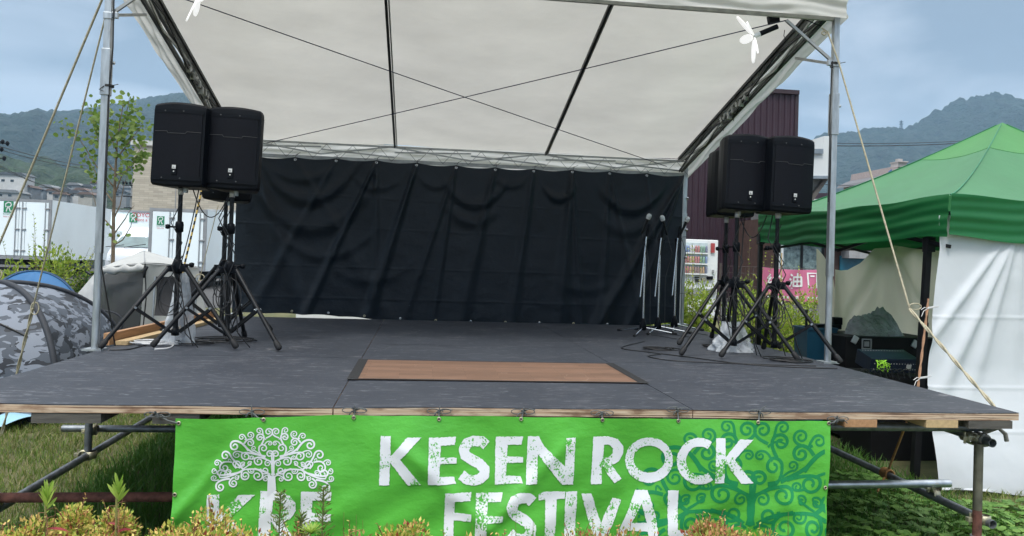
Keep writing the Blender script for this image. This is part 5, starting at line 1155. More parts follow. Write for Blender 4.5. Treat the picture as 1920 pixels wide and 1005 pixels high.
def spirea_bush(u, vt, y, wpx, label, mat, seed, n=900):
    rd = random.Random(seed); top = atY(u, vt, y); w_ = wpx/FPX*y
    t = thing('spirea_bush', label, 'shrub', (top.x, y, 0), group='low spirea shrubs along the front of the stage'); m = MB(); s = MB(); cs = []
    for k in range(max(8, int(w_/.026))):
        x = top.x+rd.uniform(-.5, .5)*w_; e = 1-abs(2*(x-top.x)/w_)**3*.5; zt = .25+(top.z-.285)*e*rd.uniform(.86, 1.0); yy = y+rd.uniform(-.16, .16); cs.append(((x, yy, zt-.07), .075, .075, .075)); cs.append(((x+rd.uniform(-.05, .05), yy, zt-.2), .1, .1, .12))
        s.tube([(top.x+rd.uniform(-.1, .1), y, 0), ((x+top.x)/2, yy, zt*.5), (x, yy, zt-.02)], .0035, 5)
        for j in range(3):
            tp = Vector((x+rd.uniform(-.06, .06), yy+rd.uniform(-.05, .05), zt+rd.uniform(-.02, .05))); s.tube([(x, yy, zt-.1), tp], .0013, 4)
            for q_ in range(5): lance(m, Vector((x, yy, zt-.1)).lerp(tp, .55+.11*q_), (rd.uniform(-1, 1), rd.uniform(-1, 1), rd.uniform(-.2, .9)), .017, .008)
    leafcloud(m, cs, max(60, int(n/len(cs)*3.0)), .0195, .55, .5, rd); s.build('stem', stem_m, t); m.build('foliage', mat, t); return t
spirea_bush(45, 955, 2.95, 150, 'yellow and orange spirea shrub at the bottom left corner', spirea, 1, 3000)
spirea_bush(165, 944, 3.1, 230, 'yellow spirea shrub around the two tall weeds with red leaves', spirea, 2, 4200)
spirea_bush(390, 950, 3.0, 240, 'golden spirea shrub in front of the first letters of the banner', spirea, 3, 4000)
spirea_bush(545, 986, 2.9, 130, 'small reddish spirea shrub below the feathery weeds', spirea2, 4, 1500)
spirea_bush(762, 971, 3.0, 125, 'small golden spirea shrub left of the word FESTIVAL', spirea, 5, 2200)
spirea_bush(1105, 984, 3.0, 100, 'small red-tipped spirea sprig in front of the word FESTIVAL', spirea2, 6, 900)
spirea_bush(1205, 984, 2.9, 130, 'low red spirea shrub in front of the last letters of FESTIVAL', spirea2, 7, 1500)
spirea_bush(1345, 955, 3.05, 150, 'pink and green spirea shrub in front of the dark green swirls', spirea2, 8, 3300)
spirea_bush(1430, 984, 2.95, 170, 'yellow-green spirea shrub at the right end of the banner', spirea, 9, 2000)
spirea_bush(640, 1000, 2.8, 120, 'spirea shrub tips at the bottom edge under the letter F', spirea2, 10, 700)
spirea_bush(910, 1000, 2.8, 200, 'sparse spirea tips at the bottom edge in the middle', spirea, 11, 900)
lime = leafmat('lime_leaves', [(0, (.25, .42, .05)), (1, (.45, .6, .12))]); redl = leafmat('red_leaves', [(0, (.3, .02, .04)), (1, (.42, .06, .06))]); feather = leafmat('feathery_leaves', [(0, (.08, .15, .03)), (.6, (.16, .25, .05)), (1, (.35, .33, .1))])
def weed(u, v, y, label, seed):
    rd = random.Random(seed); top = atY(u, v, y); t = thing('tall_weed', label, 'weed', (top.x, y, 0)); m = MB(); m.tube([(top.x+.02, y, 0), (top.x, y, top.z*.6), (top.x-.005, y, top.z-.06)], .0045, 6); m.build('stem', M('weed_stem', (.2, .2, .06), .7), t)
    m = MB()
    for k in range(18): a = k*2.4; lance(m, (top.x, y, top.z-.095+.003*k), (math.cos(a)*(.75-.03*k), math.sin(a)*(.75-.03*k), 1), .065+.03*rd.random(), .012, .005, rd.random()*3)
    m.build('leaves', lime, t); m = MB()
    for k in range(9): a = k*2.4; lance(m, (top.x, y, top.z-.17-.012*k), (math.cos(a), math.sin(a), .25), .08+.03*rd.random(), .016, .05, rd.random()*3)
    m.build('red_leaves', redl, t); m = MB()
    for k in range(10): a = k*2.1+1; p0 = Vector((top.x, y, top.z-.1-.01*k)); m.tube([p0, p0+Vector((math.cos(a)*.03, math.sin(a)*.03, .0)), p0+Vector((math.cos(a)*.035, math.sin(a)*.03, -.03))], .0015, 4)
    m.build('withered_leaf', stem_m, t)
weed(90, 905, 3.0, 'tall weed with a lime green tip and red lower leaves, the left of two', 3); weed(223, 893, 3.0, 'tall weed with a lime green tip and red lower leaves, nearer the banner', 5)
def fern(u, v, y, label, seed, h=.32, wd=.09):
    rd = random.Random(seed); top = atY(u, v, y); t = thing('feathery_weed', label, 'weed', (top.x, y, 0)); s = MB(); s.tube([(top.x, y, 0), (top.x, y, top.z)], .003, 5); s.build('stem', M('fern_stem', (.12, .14, .05), .7), t); m = MB()
    for k in range(90):
        f_ = k/90; z = top.z-h*f_; L_ = wd*(.25+.75*f_)*rd.uniform(.7, 1.1); a = k*2.4; d = Vector((math.cos(a), math.sin(a), .55)); b0 = Vector((top.x, y, z)); 
        for j in range(5): p = b0+d.normalized()*L_*j/5; lance(m, p, d+Vector((rd.uniform(-1, 1)*.9, rd.uniform(-1, 1)*.9, .3)), .026*(1.2-.12*j), .004, 0, rd.random()*3)
    m.build('leaves', feather, t)
fern(526, 925, 3.05, 'feathery green weed in front of the letter R', 1); fern(607, 915, 3.1, 'feathery green weed in front of the letter F, the taller one', 2, .34); fern(565, 965, 3.0, 'short feathery weed between two taller ones', 3, .2, .08)
m = MB(); c = atY(583, 985, 2.95)
for k in range(40): a = k*2.4; lance(m, (c.x, c.y, c.z-.03), (math.cos(a)*.8, math.sin(a)*.8, .9-.02*k), .065, .008)
m.tube([(c.x, c.y, 0), (c.x, c.y, c.z-.02)], .003, 5); m.build('spiky_weed', lime, None, 'bright lime spiky rosette between the feathery weeds', 'weed')
# dry stalks
for i, (u, v, h) in enumerate(((645, 960, .3), (668, 965, .28), (885, 985, .2), (960, 990, .2), (967, 975, .22), (680, 975, .25), (1000, 975, .25), (1478, 960, .3))):
    c = atY(u, v, 3.0); m = MB(); b0 = Vector((c.x+.02*(i % 3-1), 3.0, 0)); m.tube([b0, b0.lerp(c, .6)+Vector((.01, 0, 0)), c], [.002, .0016, .0008], 4)
    for k in range(4): lance(m, b0.lerp(c, .75+.05*k), (hsh(i+k)-.5, -.3, 1.5), .04, .005)
    m.build('grass_stalk', leafmat('dry_stalk_%d' % i, [(0, (.2, .2, .06)), (1, (.3, .25, .1))]), None, 'thin grass stalk standing before the banner, number %d counted from the left' % (sorted([645, 668, 885, 960, 967, 680, 1000, 1478]).index(u)+1) if False else 'thin dry grass stalk standing %s' % ('right of the swirl tree emblem', 'right of the emblem beside a taller stalk', 'below the letter F of FESTIVAL', 'below the first E of FESTIVAL', 'between E and S of FESTIVAL', 'right of the emblem, the shortest of three', 'under the letter T of FESTIVAL', 'near the right edge of the banner')[i], 'grass stalk')

def bush(cx_, y, z0, w_, h, label, mat, seed, n=3000, size=.05, sprig=12):
    rd = random.Random(seed); t = thing('bush', label, 'bush', (cx_, y, z0)); s = MB(); m = MB(); cs = []
    for k in range(16):
        a = rd.uniform(-1, 1); x = cx_+a*w_/2; zt = z0+h*(1-.5*a*a)*rd.uniform(.55, .95); yy = y+rd.uniform(-.3, .3); s.tube([(cx_+a*.1, y, z0), (x*.6+cx_*.4, yy, z0+(zt-z0)*.6), (x, yy, zt)], [.012, .007, .003], 5); cs.append(((x, yy, zt-.15*h), w_*.13, .25, h*.2)); cs.append(((x*.8+cx_*.2, yy, z0+(zt-z0)*.5), w_*.16, .3, h*.22))
    leafcloud(m, cs, int(n*2.2)//len(cs), size, .5, .4, rd)
    for k in range(sprig):
        a = rd.uniform(-1, 1); x = cx_+a*w_*.5; b0 = Vector((x*.7+cx_*.3, y+rd.uniform(-.3, .3), z0+h*.5)); e = Vector((x+a*.2, b0.y, z0+h*rd.uniform(.95, 1.25)*(1-.3*a*a))); s.tube([b0, e], [.005, .0015], 4)
        for j in range(22):
            p = b0.lerp(e, j/22); lance(m, p, (rd.uniform(-1, 1), rd.uniform(-1, 1), rd.uniform(0, 1)), size*.9, size*.4)
    s.build('stem', bark, t); m.build('foliage', mat, t); return t
p = atY(85, 560, 12.3); bush(p.x, 12.3, 0, 1.8, 1.75, 'yellow-green bush growing behind the blue tent', greenl, 1, 4500, .06, 16)
p = atY(172, 560, 11.9); bush(p.x-.1, 12.2, 0, 1.3, 1.35, 'darker green bush between the blue tent and the white tent', darkl, 2, 3000, .06, 5)
p = atY(1305, 560, 10.6); bush(p.x, 10.8, 0, .8, 1.6, 'lime green bush in front of the vending machine', greenl, 3, 3000, .055, 10)
p = atY(1395, 560, 11.2); bush(p.x, 11.2, 0, .9, 1.75, 'lime green bush behind the right speaker stands', greenl, 4, 2600, .055, 10)
p = atY(1500, 560, 10.9); bush(p.x, 11.0, 0, 1.3, 1.55, 'lime green bush under the pink banner', greenl, 5, 4200, .055, 10)
p = atY(1230, 600, 11); bush(p.x, 11.2, 0, .8, 1.25, 'low green bush seen under the right end of the backdrop', greenl, 6, 1200, .05, 2)

def young_tree():
    y = 13.5; b0 = atY(212, 480, y); t = thing('young_tree', 'young tree with sparse round leaves behind the left canopy leg', 'tree', (b0.x, y, 0)); s = MB(); m = MB(); rd = random.Random(4)
    P = [(b0.x, y, 0), b0, atY(213, 400, y), atY(216, 330, y), atY(220, 260, y), atY(232, 190, y)]
    s.tube(P, [.038, .032, .028, .022, .013, .006], 8); lf = []
    br = [((213, 350), (180, 310), (150, 262), (118, 238)), ((214, 320), (190, 290), (178, 240), (170, 205)), ((216, 300), (240, 270), (262, 240), (268, 232)), ((214, 330), (240, 320), (256, 300), (265, 290)), ((218, 280), (205, 250), (195, 215), (188, 195)), ((213, 380), (190, 350), (180, 325), (160, 290)), ((213, 440), (235, 410), (240, 400), (252, 385)), ((213, 410), (225, 385), (232, 350), (238, 330)), ((213, 430), (195, 410), (180, 385), (170, 350)), ((219, 260), (230, 235), (240, 200), (243, 182)), ((213, 460), (230, 450), (245, 425), (248, 412)), ((213, 370), (228, 330), (252, 300), (272, 262))]
    for i, b in enumerate(br):
        q = [atY(u, v, y+(k*.25*(hsh(i)-.5))) for k, (u, v) in enumerate(b)]; s.tube(q, [.014, .01, .006, .003], 5)
        if i not in (6, 8, 10, 7): lf += q[1:]+[q[2].lerp(q[3], .5), q[1].lerp(q[2], .5)]
        elif i == 6: lf += [q[0]]
    lf += [atY(u, v, y) for u, v in ((200, 225), (232, 240), (245, 245), (255, 240), (215, 250), (205, 240), (180, 235), (190, 245), (225, 262), (235, 270), (200, 270), (185, 222), (225, 215), (243, 215), (247, 200), (260, 292), (265, 298), (255, 262), (240, 255), (222, 285), (210, 290), (192, 255), (197, 262), (228, 250))]
    for p in lf:
        for k in range(10):
            c = p+Vector((rd.gauss(0, .1), rd.gauss(0, .14), rd.gauss(0, .06))); r = rd.uniform(.022, .046); n = Vector((rd.gauss(0, 1), rd.gauss(-.6, 1), rd.gauss(0, .8))).normalized(); x, yv = ortho(n)
            m.poly([c+(x*math.cos(a)+yv*math.sin(a))*r*(1.25 if j == 0 else 1) for j, a in enumerate(np.linspace(0, 2*PI, 8)[:-1])])
    s.build('trunk', bark, t); m.build('crown', leafmat('heart_leaves', [(0, (.1, .18, .03)), (.5, (.17, .28, .05)), (1, (.3, .38, .1))], trans=.5), t)
young_tree()
m = MB(); a = atY(192, 262, 13.2); m.tube([(a.x-.02, 13.2, 0), a], .03, 8); m.build('tree_stake', M('pale_stake', (.35, .34, .32), .8, 0, .2), None, 'pale upright stake beside the young tree', 'stake')

# ------------------------------------------------------------------ trucks and van
truck_w = M('truck_white', (.84, .92, .94), .35, 0, .05, .6, 0)
tyre_m = M('tyre', (.02, .02, .02), .8)
def wheel(parent, c, r=.42):
    m = MB(); m.lathe([(.24, -.12), (r-.02, -.12), (r, -.08), (r, .08), (r-.02, .12), (.24, .12)], c, 22, mat=Matrix.Rotation(PI/2, 3, 'Y')); w_ = m.build('wheel', tyre_m, parent)
    m = MB(); m.lathe([(0, .06), (.1, .08), (.2, .04), (.24, .1)], c, 18, mat=Matrix.Rotation(PI/2, 3, 'Y')); m.lathe([(0, -.06), (.1, -.08), (.2, -.04), (.24, -.1)], c, 18, mat=Matrix.Rotation(PI/2, 3, 'Y')); m.build('rim', greyframe, w_)
def rlogo(parent, c, s, small=True):
    """green square with a white open R swirl, facing -Y"""
    m = MB(); m.box(c, (s, .006, s*1.25)); g_ = m.build('logo_panel', inkgreen, parent)
    m = MB()
    for pts in ([(-.22, -.45), (-.05, .1), (-.28, .0), (-.3, .3), (-.05, .45), (.22, .4), (.3, .2), (.15, .02), (-.02, -.02)], [(.0, -.02), (.12, -.2), (.2, -.42), (.34, -.36)]):
        for q in ribbon2d(pts, lambda t: .11): m.add([(c[0]+x*s, c[1]-.006-.0, c[2]+z*s*1.15) for x, z in q], [(0, 1, 2, 3)])
    m.build('logo_mark', whitepaint, g_)
def text_on(parent, s, c, size, mat, name='lettering', rot=None):
    m = MB(); text_faces(m, s, size, lambda x, y: Vector(c)+(rot @ Vector((x, 0, y)) if rot else Vector((x, 0, y)))); m.build(name, mat, parent)
def rear_truck(x0, x1, y, z0, z1, L_, label, logos, splits):
    t = thing('box_truck', label, 'truck', ((x0+x1)/2, y, .456), group='white rental trucks parked behind the tents'); w_ = x1-x0
    m = MB(); m.box(((x0+x1)/2, y+L_/2+.03, (z0+z1)/2), (w_, L_, z1-z0)); m.build('box_body', truck_w, t)
    m = MB(); fw = .09
    m.box((x0+fw/2, y-.004, (z0+z1)/2), (fw, .05, z1-z0+.01)); m.box((x1-fw/2, y-.004, (z0+z1)/2), (fw, .05, z1-z0+.01)); m.box(((x0+x1)/2, y-.006, z1-.045), (w_, .05, .09)); m.box(((x0+x1)/2, y-.006, z0+.06), (w_, .06, .12)); m.build('door_frame', greyframe, t)
    xs = [x0+fw]+[x0+w_*s for s in splits]+[x1-fw]
    for a, b in zip(xs, xs[1:]):
        m = MB(); m.box(((a+b)/2, y-.012, (z0+z1)/2+.02), (b-a-.02, .03, z1-z0-.24)); d = m.build('rear_door', truck_w, t)
        m = MB()
        for zz in (.15, .5, .85): m.box((b-.04, y-.045, z0+(z1-z0)*zz), (.16, .04, .05), bev=.01)
        m.tube([(b-.1, y-.05, z0+.1), (b-.1, y-.05, z1-.1)], .015, 6); m.build('hinge', greyframe, d)
    for (lx, lz, s, kind) in logos:
        if kind == 'r': rlogo(t, (x0+w_*lx, y-.035, z0+(z1-z0)*lz), s); text_on(t, 'TOYOTA', (x0+w_*lx, y-.036, z0+(z1-z0)*lz-s*.82), s*.28, inkgreen); text_on(t, 'Rent a Car', (x0+w_*lx, y-.036, z0+(z1-z0)*lz-s*1.08), s*.22, inkred)
    m = MB(); m.box(((x0+x1)/2, y+L_/2, z0-.12), (w_*.5, L_, .16)); m.box(((x0+x1)/2, y+.05, z0-.35), (w_*.94, .08, .12)); m.build('chassis', blackmetal, t)
    for sx in (x0+.3, x1-.3): wheel(t, (sx, y+1.3, .456+.42)); wheel(t, (sx, y+L_+.8, .456+.42))
    for sx in (x0+.2, x1-.2): m = MB(); m.box((sx, y+.0, z0-.35), (.22, .05, .1)); m.build('tail_light', M('tail_red', (.35, .02, .02), .4), t)
    m = MB(); m.box(((x0+x1)/2, y+L_+1.0, z0+.45), (w_*.9, 1.6, 1.7), bev=.1); m.build('cab', truck_w, t)
    return t
a, b = atY(-105, 375, 29), atY(98, 375, 29)
rear_truck(a.x, b.x, 29, 1.1, 3.25, 5.2, 'white box truck seen from behind at the far left edge', [(.60, .86, .32, 'r')], (.70, .76))
a, b = atY(281, 393, 24), atY(389, 393, 24)
rear_truck(a.x, b.x, 24, 1.0, 2.86, 5.2, 'white box truck seen from behind near the left speakers', [(.2, .80, .21, 'r')], (.42,))
# long side of a box truck behind
y = 36; a, b = atY(70, 374, y), atY(292, 397, y); lt = thing('box_truck', 'long white box truck parked side on behind the others', 'truck', ((a.x+b.x)/2, y, .456), group='white rental trucks parked behind the tents')
zt = 3.32
m = MB(); m.box(((a.x+b.x)/2, y+1.1, (1.15+zt)/2), (b.x-a.x, 2.2, zt-1.15)); m.build('box_body', truck_w, lt)
m = MB(); m.box(((a.x+b.x)/2, y-.01, zt-.04), (b.x-a.x+.02, .05, .09)); m.box(((a.x+b.x)/2, y-.01, 1.15), (b.x-a.x+.02, .05, .12)); m.build('edge_rail', greyframe, lt)
m = MB(); m.box(((a.x+b.x)/2, y+1.1, .95), (b.x-a.x, 1.2, .2)); m.build('chassis', blackmetal, lt)
for x in (a.x+1, a.x+1.9, b.x-1.2): 
    m = MB(); m.lathe([(0, .1), (.24, .12), (.42, .08), (.44, -.08), (0, -.1)], (x, y+.2, .456+.43), 20, mat=Matrix.Rotation(PI/2, 3, 'X')); m.build('wheel', tyre_m, lt)
p = atY(250, 408, y-.03); rlogo(lt, (p.x, y-.03, p.z), .33); q = atY(273, 404.5, y-.04); text_on(lt, 'TOYOTA', (q.x-.02, y-.04, q.z+.02), .27, inkred); text_on(lt, 'Rent a Car', (q.x-.0, y-.04, q.z-.19), .2, inkred)
# side of another truck right of the rear truck
y = 27; a, b = atY(389, 397, y), atY(470, 400, y); m = MB(); rt = thing('box_truck', 'white box truck side partly hidden behind the left speaker stands', 'truck', ((a.x+b.x)/2, y, .456), group='white rental trucks parked behind the tents')
m.box(((a.x+b.x)/2, y+1, 2.0), (b.x-a.x, 2, 2.05)); m.build('box_body', truck_w, rt); m = MB(); m.box((a.x+.06, y-.01, 2.0), (.14, .06, 2.07)); m.box(((a.x+b.x)/2, y-.012, 1.0), (b.x-a.x, .06, .1)); m.box(((a.x+b.x)/2, y-.012, 3.0), (b.x-a.x, .06, .07)); m.build('edge_rail', greyframe, rt)
m = MB(); m.box(((a.x+b.x)/2, y+1, .85), (b.x-a.x, 1, .2)); m.build('chassis', blackmetal, rt); wheel(rt, ((a.x+b.x)/2, y+.3, .88))
# van
y = 25.5; L0, R1 = atY(207, 470, y), atY(286, 470, y); vx0, vx1 = L0.x, R1.x; vc = (vx0+vx1)/2; vw = vx1-vx0
van = thing('van', 'white van facing the camera behind the white tent', 'van', (vc, y, .456))
def vsec(y_, z0, z1, w0, w1): return [(vc-vw/2*w0, y_, z0), (vc+vw/2*w0, y_, z0), (vc+vw/2*w1, y_, z1), (vc-vw/2*w1, y_, z1)]
zt = atY(250, 424, y).z; zw1 = atY(240, 442, y).z; zw0 = atY(240, 464, y).z
m = MB(); prof = [(y-.25, .75), (y-.3, 1.1), (y-.25, zw0-.22), (y, zw0-.02), (y+.55, zw1), (y+.95, zt-.05), (y+1.6, zt+.02), (y+4.2, zt), (y+4.3, .7)]
wd = [1, 1, 1, .98, .86, .78, .78, .78, .95]
vs = [];
for (yy, zz), k in zip(prof, wd): vs += [(vc-vw/2*k, yy, zz), (vc-vw/2*k*.5, yy-.04, zz+.02), (vc+vw/2*k*.5, yy-.04, zz+.02), (vc+vw/2*k, yy, zz)]
m.add(vs, [(i*4+j, i*4+j+1, i*4+j+5, i*4+j+4) for i in range(len(prof)-1) for j in range(3)], 0, True)
m.add([vs[i*4] for i in range(len(prof))], [tuple(range(len(prof)))]); m.add([vs[i*4+3] for i in range(len(prof))], [tuple(range(len(prof)))[::-1]]); m.build('body', M('van_white', (.58, .62, .67), .25, 0, .03, 1, 0), van)
m = MB(); m.grid(lambda u, v: (vc+(u-.5)*vw*(.9-.14*v), y+.02+.5*v-.045-.03*math.sin(u*PI), zw0+.02+(zw1-zw0-.04)*v), 10, 4); m.build('windscreen', M('windscreen_glass', (.12, .18, .19), .08, 0, .4, 1.5, 0), van)
m = MB(); m.tube([(vc-.2, y-.1, zw0+.0), (vc+.45, y-.08, zw0+.12)], .012, 5); m.tube([(vc-.75, y-.08, zw0), (vc-.2, y-.1, zw0+.08)], .012, 5); m.build('wiper', blackmetal, van)
m = MB(); m.box((vx1+.12, y+.1, zw0+.08), (.2, .12, .14), bev=.03); m.build('mirror', blackmetal, van)
for sx in (-1, 1): m = MB(); m.box((vc+sx*vw*.4, y-.3, 1.15), (.3, .06, .2), bev=.03); m.build('headlight', M('lamp_glass', (.5, .52, .55), .15), van)
for sx in (vx0+.15, vx1-.15):
    for yy in (y+.5, y+3.3): wheel(van, (sx, yy, .456+.33), .33)

# ------------------------------------------------------------------ buildings
def brickmat():
    m, N, L, b = newmat('pale_brick'); t = N.new('ShaderNodeTexCoord'); mp = N.new('ShaderNodeMapping'); mp.inputs['Rotation'].default_value = (PI/2, 0, 0); br = N.new('ShaderNodeTexBrick'); L.new(t.outputs['Object'], mp.inputs[0]); L.new(mp.outputs[0], br.inputs['Vector'])
    br.inputs['Scale'].default_value = 1; br.inputs['Brick Width'].default_value = .5; br.inputs['Row Height'].default_value = .12; br.inputs['Mortar Size'].default_value = .008
    br.inputs['Color1'].default_value = (.5, .45, .36, 1); br.inputs['Color2'].default_value = (.37, .33, .265, 1); br.inputs['Mortar'].default_value = (.33, .3, .25, 1); L.new(br.outputs[0], b.inputs['Base Color']); b.inputs['Roughness'].default_value = .85; return m
bk = brickmat(); trim = M('pale_trim', (.5, .5, .47), .6)
y = 45; A = atY(252, 268, y); B = atY(353, 172, y); Rr_ = atY(700, 300, y)
b1 = thing('brick_building', 'pale brick building with a taller block rising behind the left speakers', 'building', ((A.x+Rr_.x)/2, y, .456))
m = MB(); m.box(((A.x+Rr_.x)/2, y+5, (A.z+.4)/2), (Rr_.x-A.x, 10, A.z-.4)); m.build('wall', bk, b1)
m = MB(); m.box(((A.x+Rr_.x)/2, y+5, A.z+.02), (Rr_.x-A.x+.3, 10.3, .28)); m.build('parapet', trim, b1)
m = MB(); m.box(((B.x+Rr_.x)/2, y+7, (B.z+A.z)/2+.1), (Rr_.x-B.x, 8, B.z-A.z-.1)); m.build('upper_block', bk, b1); m = MB(); m.box((B.x+.12, y+2.9, (B.z+A.z)/2+.1), (.5, .2, B.z-A.z)); m.box(((B.x+Rr_.x)/2, y+7, B.z+.1), (Rr_.x-B.x+.3, 8.2, .22)); m.build('corner_trim', trim, b1)
for u in (330, 480): p = atY(u, 350, y); m = MB(); m.box((p.x, y-.01, A.z/2), (.03, .03, A.z-.6)); m.build('wall_joint', greyframe, b1)
# maroon metal building
y = 28; A = atY(1493, 172, y); zt = A.z; X0 = atY(1000, 300, y).x; X1 = A.x
b2 = thing('maroon_building', 'maroon corrugated metal building behind the right of the stage', 'building', ((X0+X1)/2, y, .456))
mar = M('maroon_metal', (.036, .016, .025), .5, .1, .1, 2, .05)
m = MB(); n = int((X1-X0)/.24); vs = []
xs = []
for i in range(n):
    x = X0+i*.24; xs += [(x, 0), (x+.13, 0), (x+.16, -.05), (x+.21, -.05)]
xs.append((X1, 0)); vs = [(x, y+d, z) for z in (.45, zt-.12) for x, d in xs]; k = len(xs); m.add(vs, [(i, i+1, k+i+1, k+i) for i in range(k-1)]); m.box(((X0+X1)/2, y+4.1, zt/2+.1), (X1-X0-.02, 8, zt-.4)); m.build('wall', mar, b2)
m = MB(); m.box(((X0+X1)/2, y+4, zt-.05), (X1-X0+.12, 8.3, .16)); m.box((X1+.02, y+.02, zt/2+.2), (.14, .14, zt-.4)); m.build('trim', M('dark_maroon_trim', (.03, .014, .018), .5), b2)
# shop front to the right
p0, p1 = atY(1474, 455, 24), atY(1760, 455, 24)
sh = thing('shop', 'brown shop with a glass front behind the pink banner', 'shop', ((p0.x+p1.x)/2, 24, .456))
m = MB(); m.box(((p0.x+p1.x)/2, 27, 1.9), (p1.x-p0.x, 5, 3.0)); m.build('wall', M('brown_wall', (.09, .05, .04), .7), sh)
m = MB(); m.box((p0.x+.7, 24.42, 1.7), (1.6, .06, 1.9)); m.build('window', M('shop_glass', (.05, .1, .11), .1, 0, .5, 5, 0, col2=(.3, .4, .38)), sh)
for x in (p0.x-.12, p0.x+.05, p0.x+.75, p0.x+1.5): m = MB(); m.box((x, 24.37, 1.6), (.07 if x > p0.x else .16, .06, 2.3)); m.build('mullion', blackmetal if x > p0.x+.1 else whitepaint, sh)
m = MB(); m.box(((p0.x+p1.x)/2, 24.2, 2.75), (p1.x-p0.x, .5, .3)); m.build('fascia', M('cream_fascia', (.4, .38, .32), .6), sh)
m = MB(); m.box((p0.x+2.7, 24.2, 2.2), (1.0, .5, .25)); m.build('awning', M('grey_awning', (.3, .3, .3), .6), sh)
m = MB(); m.box((p0.x+2.6, 24.43, 1.7), (.9, .05, .9)); m.build('window', M('teal_window', (.01, .12, .18), .3), sh)
# white overhanging building
y = 25; wbld = thing('white_building', 'white panelled building block with a sloping grey soffit beside the right loudspeakers', 'building', (14.3, y, .456))
q = lambda u, v, yy=y: atY(u, v, yy)
def prism(m, pts, dy):
    n = len(pts); a = [Vector(p) for p in pts]; b = [p+Vector((0, dy, 0)) for p in a]; m.add(a+b, [tuple(range(n)), tuple(range(2*n-1, n-1, -1))]+[(i, i+n, (i+1) % n+n, (i+1) % n) for i in range(n)])
m = MB(); prism(m, [q(1470, 330), q(1556, 330), q(1556, 255), q(1546, 255), q(1540, 286), q(1470, 286)], 5); m.build('wall', M('white_panels', (.6, .62, .62), .6, 0, .05, 1, 0), wbld)
m = MB(); prism(m, [q(1470, 288, y-.1), q(1544, 288, y-.1), q(1544, 279, y-.1), q(1470, 279, y-.1)], .3); prism(m, [q(1470, 335, y-.1), q(1557, 335, y-.1), q(1557, 329.5, y-.1), q(1470, 329.5, y-.1)], 5.2); m.build('gutter', M('gutter_grey', (.2, .24, .28), .5), wbld)
m = MB(); prism(m, [q(1470, 450, y+.3), q(1510, 390, y+.3), q(1554, 335, y+.3), q(1470, 335, y+.3)], 4); m.build('soffit', M('soffit_grey', (.22, .22, .21), .7), wbld)
m = MB(); prism(m, [q(1505, 392, y+.1), q(1514, 392, y+.1), q(1553, 336, y+.1), q(1545, 336, y+.1)], .2); m.build('brace', M('brace_brown', (.1, .09, .08), .7), wbld)
m = MB(); prism(m, [q(1470, 281, y+.5), q(1543, 281, y+.5), q(1547, 262, y+1.5), q(1530, 262, y+1.5), q(1500, 270, y+1.5)], .5); m.build('roof', M('dark_slate', (.03, .035, .04), .6), wbld)
m = MB(); prism(m, [q(1550, 420, y+.8), q(1560, 420, y+.8), q(1560, 250, y+.8), q(1550, 250, y+.8)], .3) if False else None
# house beyond, low maroon roof
y = 90; hs = thing('house', 'pinkish grey house with a chimney far behind the green gazebo', 'house', (atY(1680, 330, y).x, y, 0)); q = lambda u, v: atY(u, v, y)
m = MB(); prism(m, [q(1655, 400), q(1760, 400), q(1760, 311), q(1671, 313), q(1668, 330), q(1655, 334)], 9); m.build('wall', M('pink_render', (.33, .27, .26), .8), hs)
m = MB(); prism(m, [q(1640, 342), q(1670, 330), q(1668, 326), q(1645, 336)], 9); m.build('roof', M('grey_roof_tile', (.12, .12, .13), .7), hs)
m = MB(); prism(m, [q(1683, 315), q(1700, 314), q(1700, 304), q(1684, 304)], 1.5); m.box(q(1692, 303.5)+Vector((0, .7, 0)), (1.3, 1.9, .15)); m.box(q(1692, 299.5)+Vector((0, .7, 0)), (.6, .6, .35)); m.build('chimney', M('chimney_render', (.4, .37, .36), .8), hs)
m = MB(); prism(m, [atY(1667, 331, y-.2), atY(1673, 325, y-.2), atY(1672, 317, y-.2), atY(1666, 322, y-.2)], .1); m.build('window', M('blue_window', (.05, .08, .25), .3), hs)
y = 60; q = lambda u, v: atY(u, v, y); lw = thing('low_building', 'low building with a maroon roof and cream wall beyond the green gazebo roof', 'building', (atY(1620, 380, y).x, y, 0))
m = MB(); prism(m, [q(1500, 373), q(1800, 375), q(1800, 362), q(1500, 362)], 8); m.build('roof', mar, lw); m = MB(); prism(m, [q(1500, 460), q(1800, 460), q(1800, 374), q(1500, 373)], 7.8); m.build('wall', M('cream_wall', (.5, .5, .46), .7), lw)
# hillside town, left
rd = random.Random(11); cols = [('white', (.5, .5, .49)), ('grey', (.22, .23, .24)), ('cream', (.36, .34, .3)), ('pale grey', (.32, .32, .32)), ('pale blue', (.26, .3, .34))]; rcol = [('dark', (.07, .08, .09)), ('brown', (.14, .09, .07)), ('grey', (.18, .19, .2))]
def town_house(u, v, y, w_, h, wc, rc, label):
    y *= 1.25; w_ *= .52; h *= .5; p = atY(u, v, y); t = thing('house', label, 'house', (p.x, y, p.z)); d = 7
    m = MB(); m.box((p.x, y+d/2, p.z+h/2-3), (w_, d, h+6)); m.build('wall', M('render_wall', wc, .8, 0, .1, 1, 0), t)
    m = MB(); prism(m, [(p.x-w_/2-.5, y-.5, p.z+h), (p.x+w_/2+.5, y-.5, p.z+h), (p.x+w_/2-1, y-.5+d*.0, p.z+h+1.0), (p.x-w_/2+1, y-.5, p.z+h+1.0)], d+1); m.build('roof', M('tile_roof', rc, .7, 0, .1, 1, 0), t)
    for k in range(max(1, int(w_/3))):
        m = MB(); m.box((p.x-w_/2+1.2+k*3, y-.03, p.z+h*.55), (1.1, .08, .8)); m.build('window', glass_dark, t)
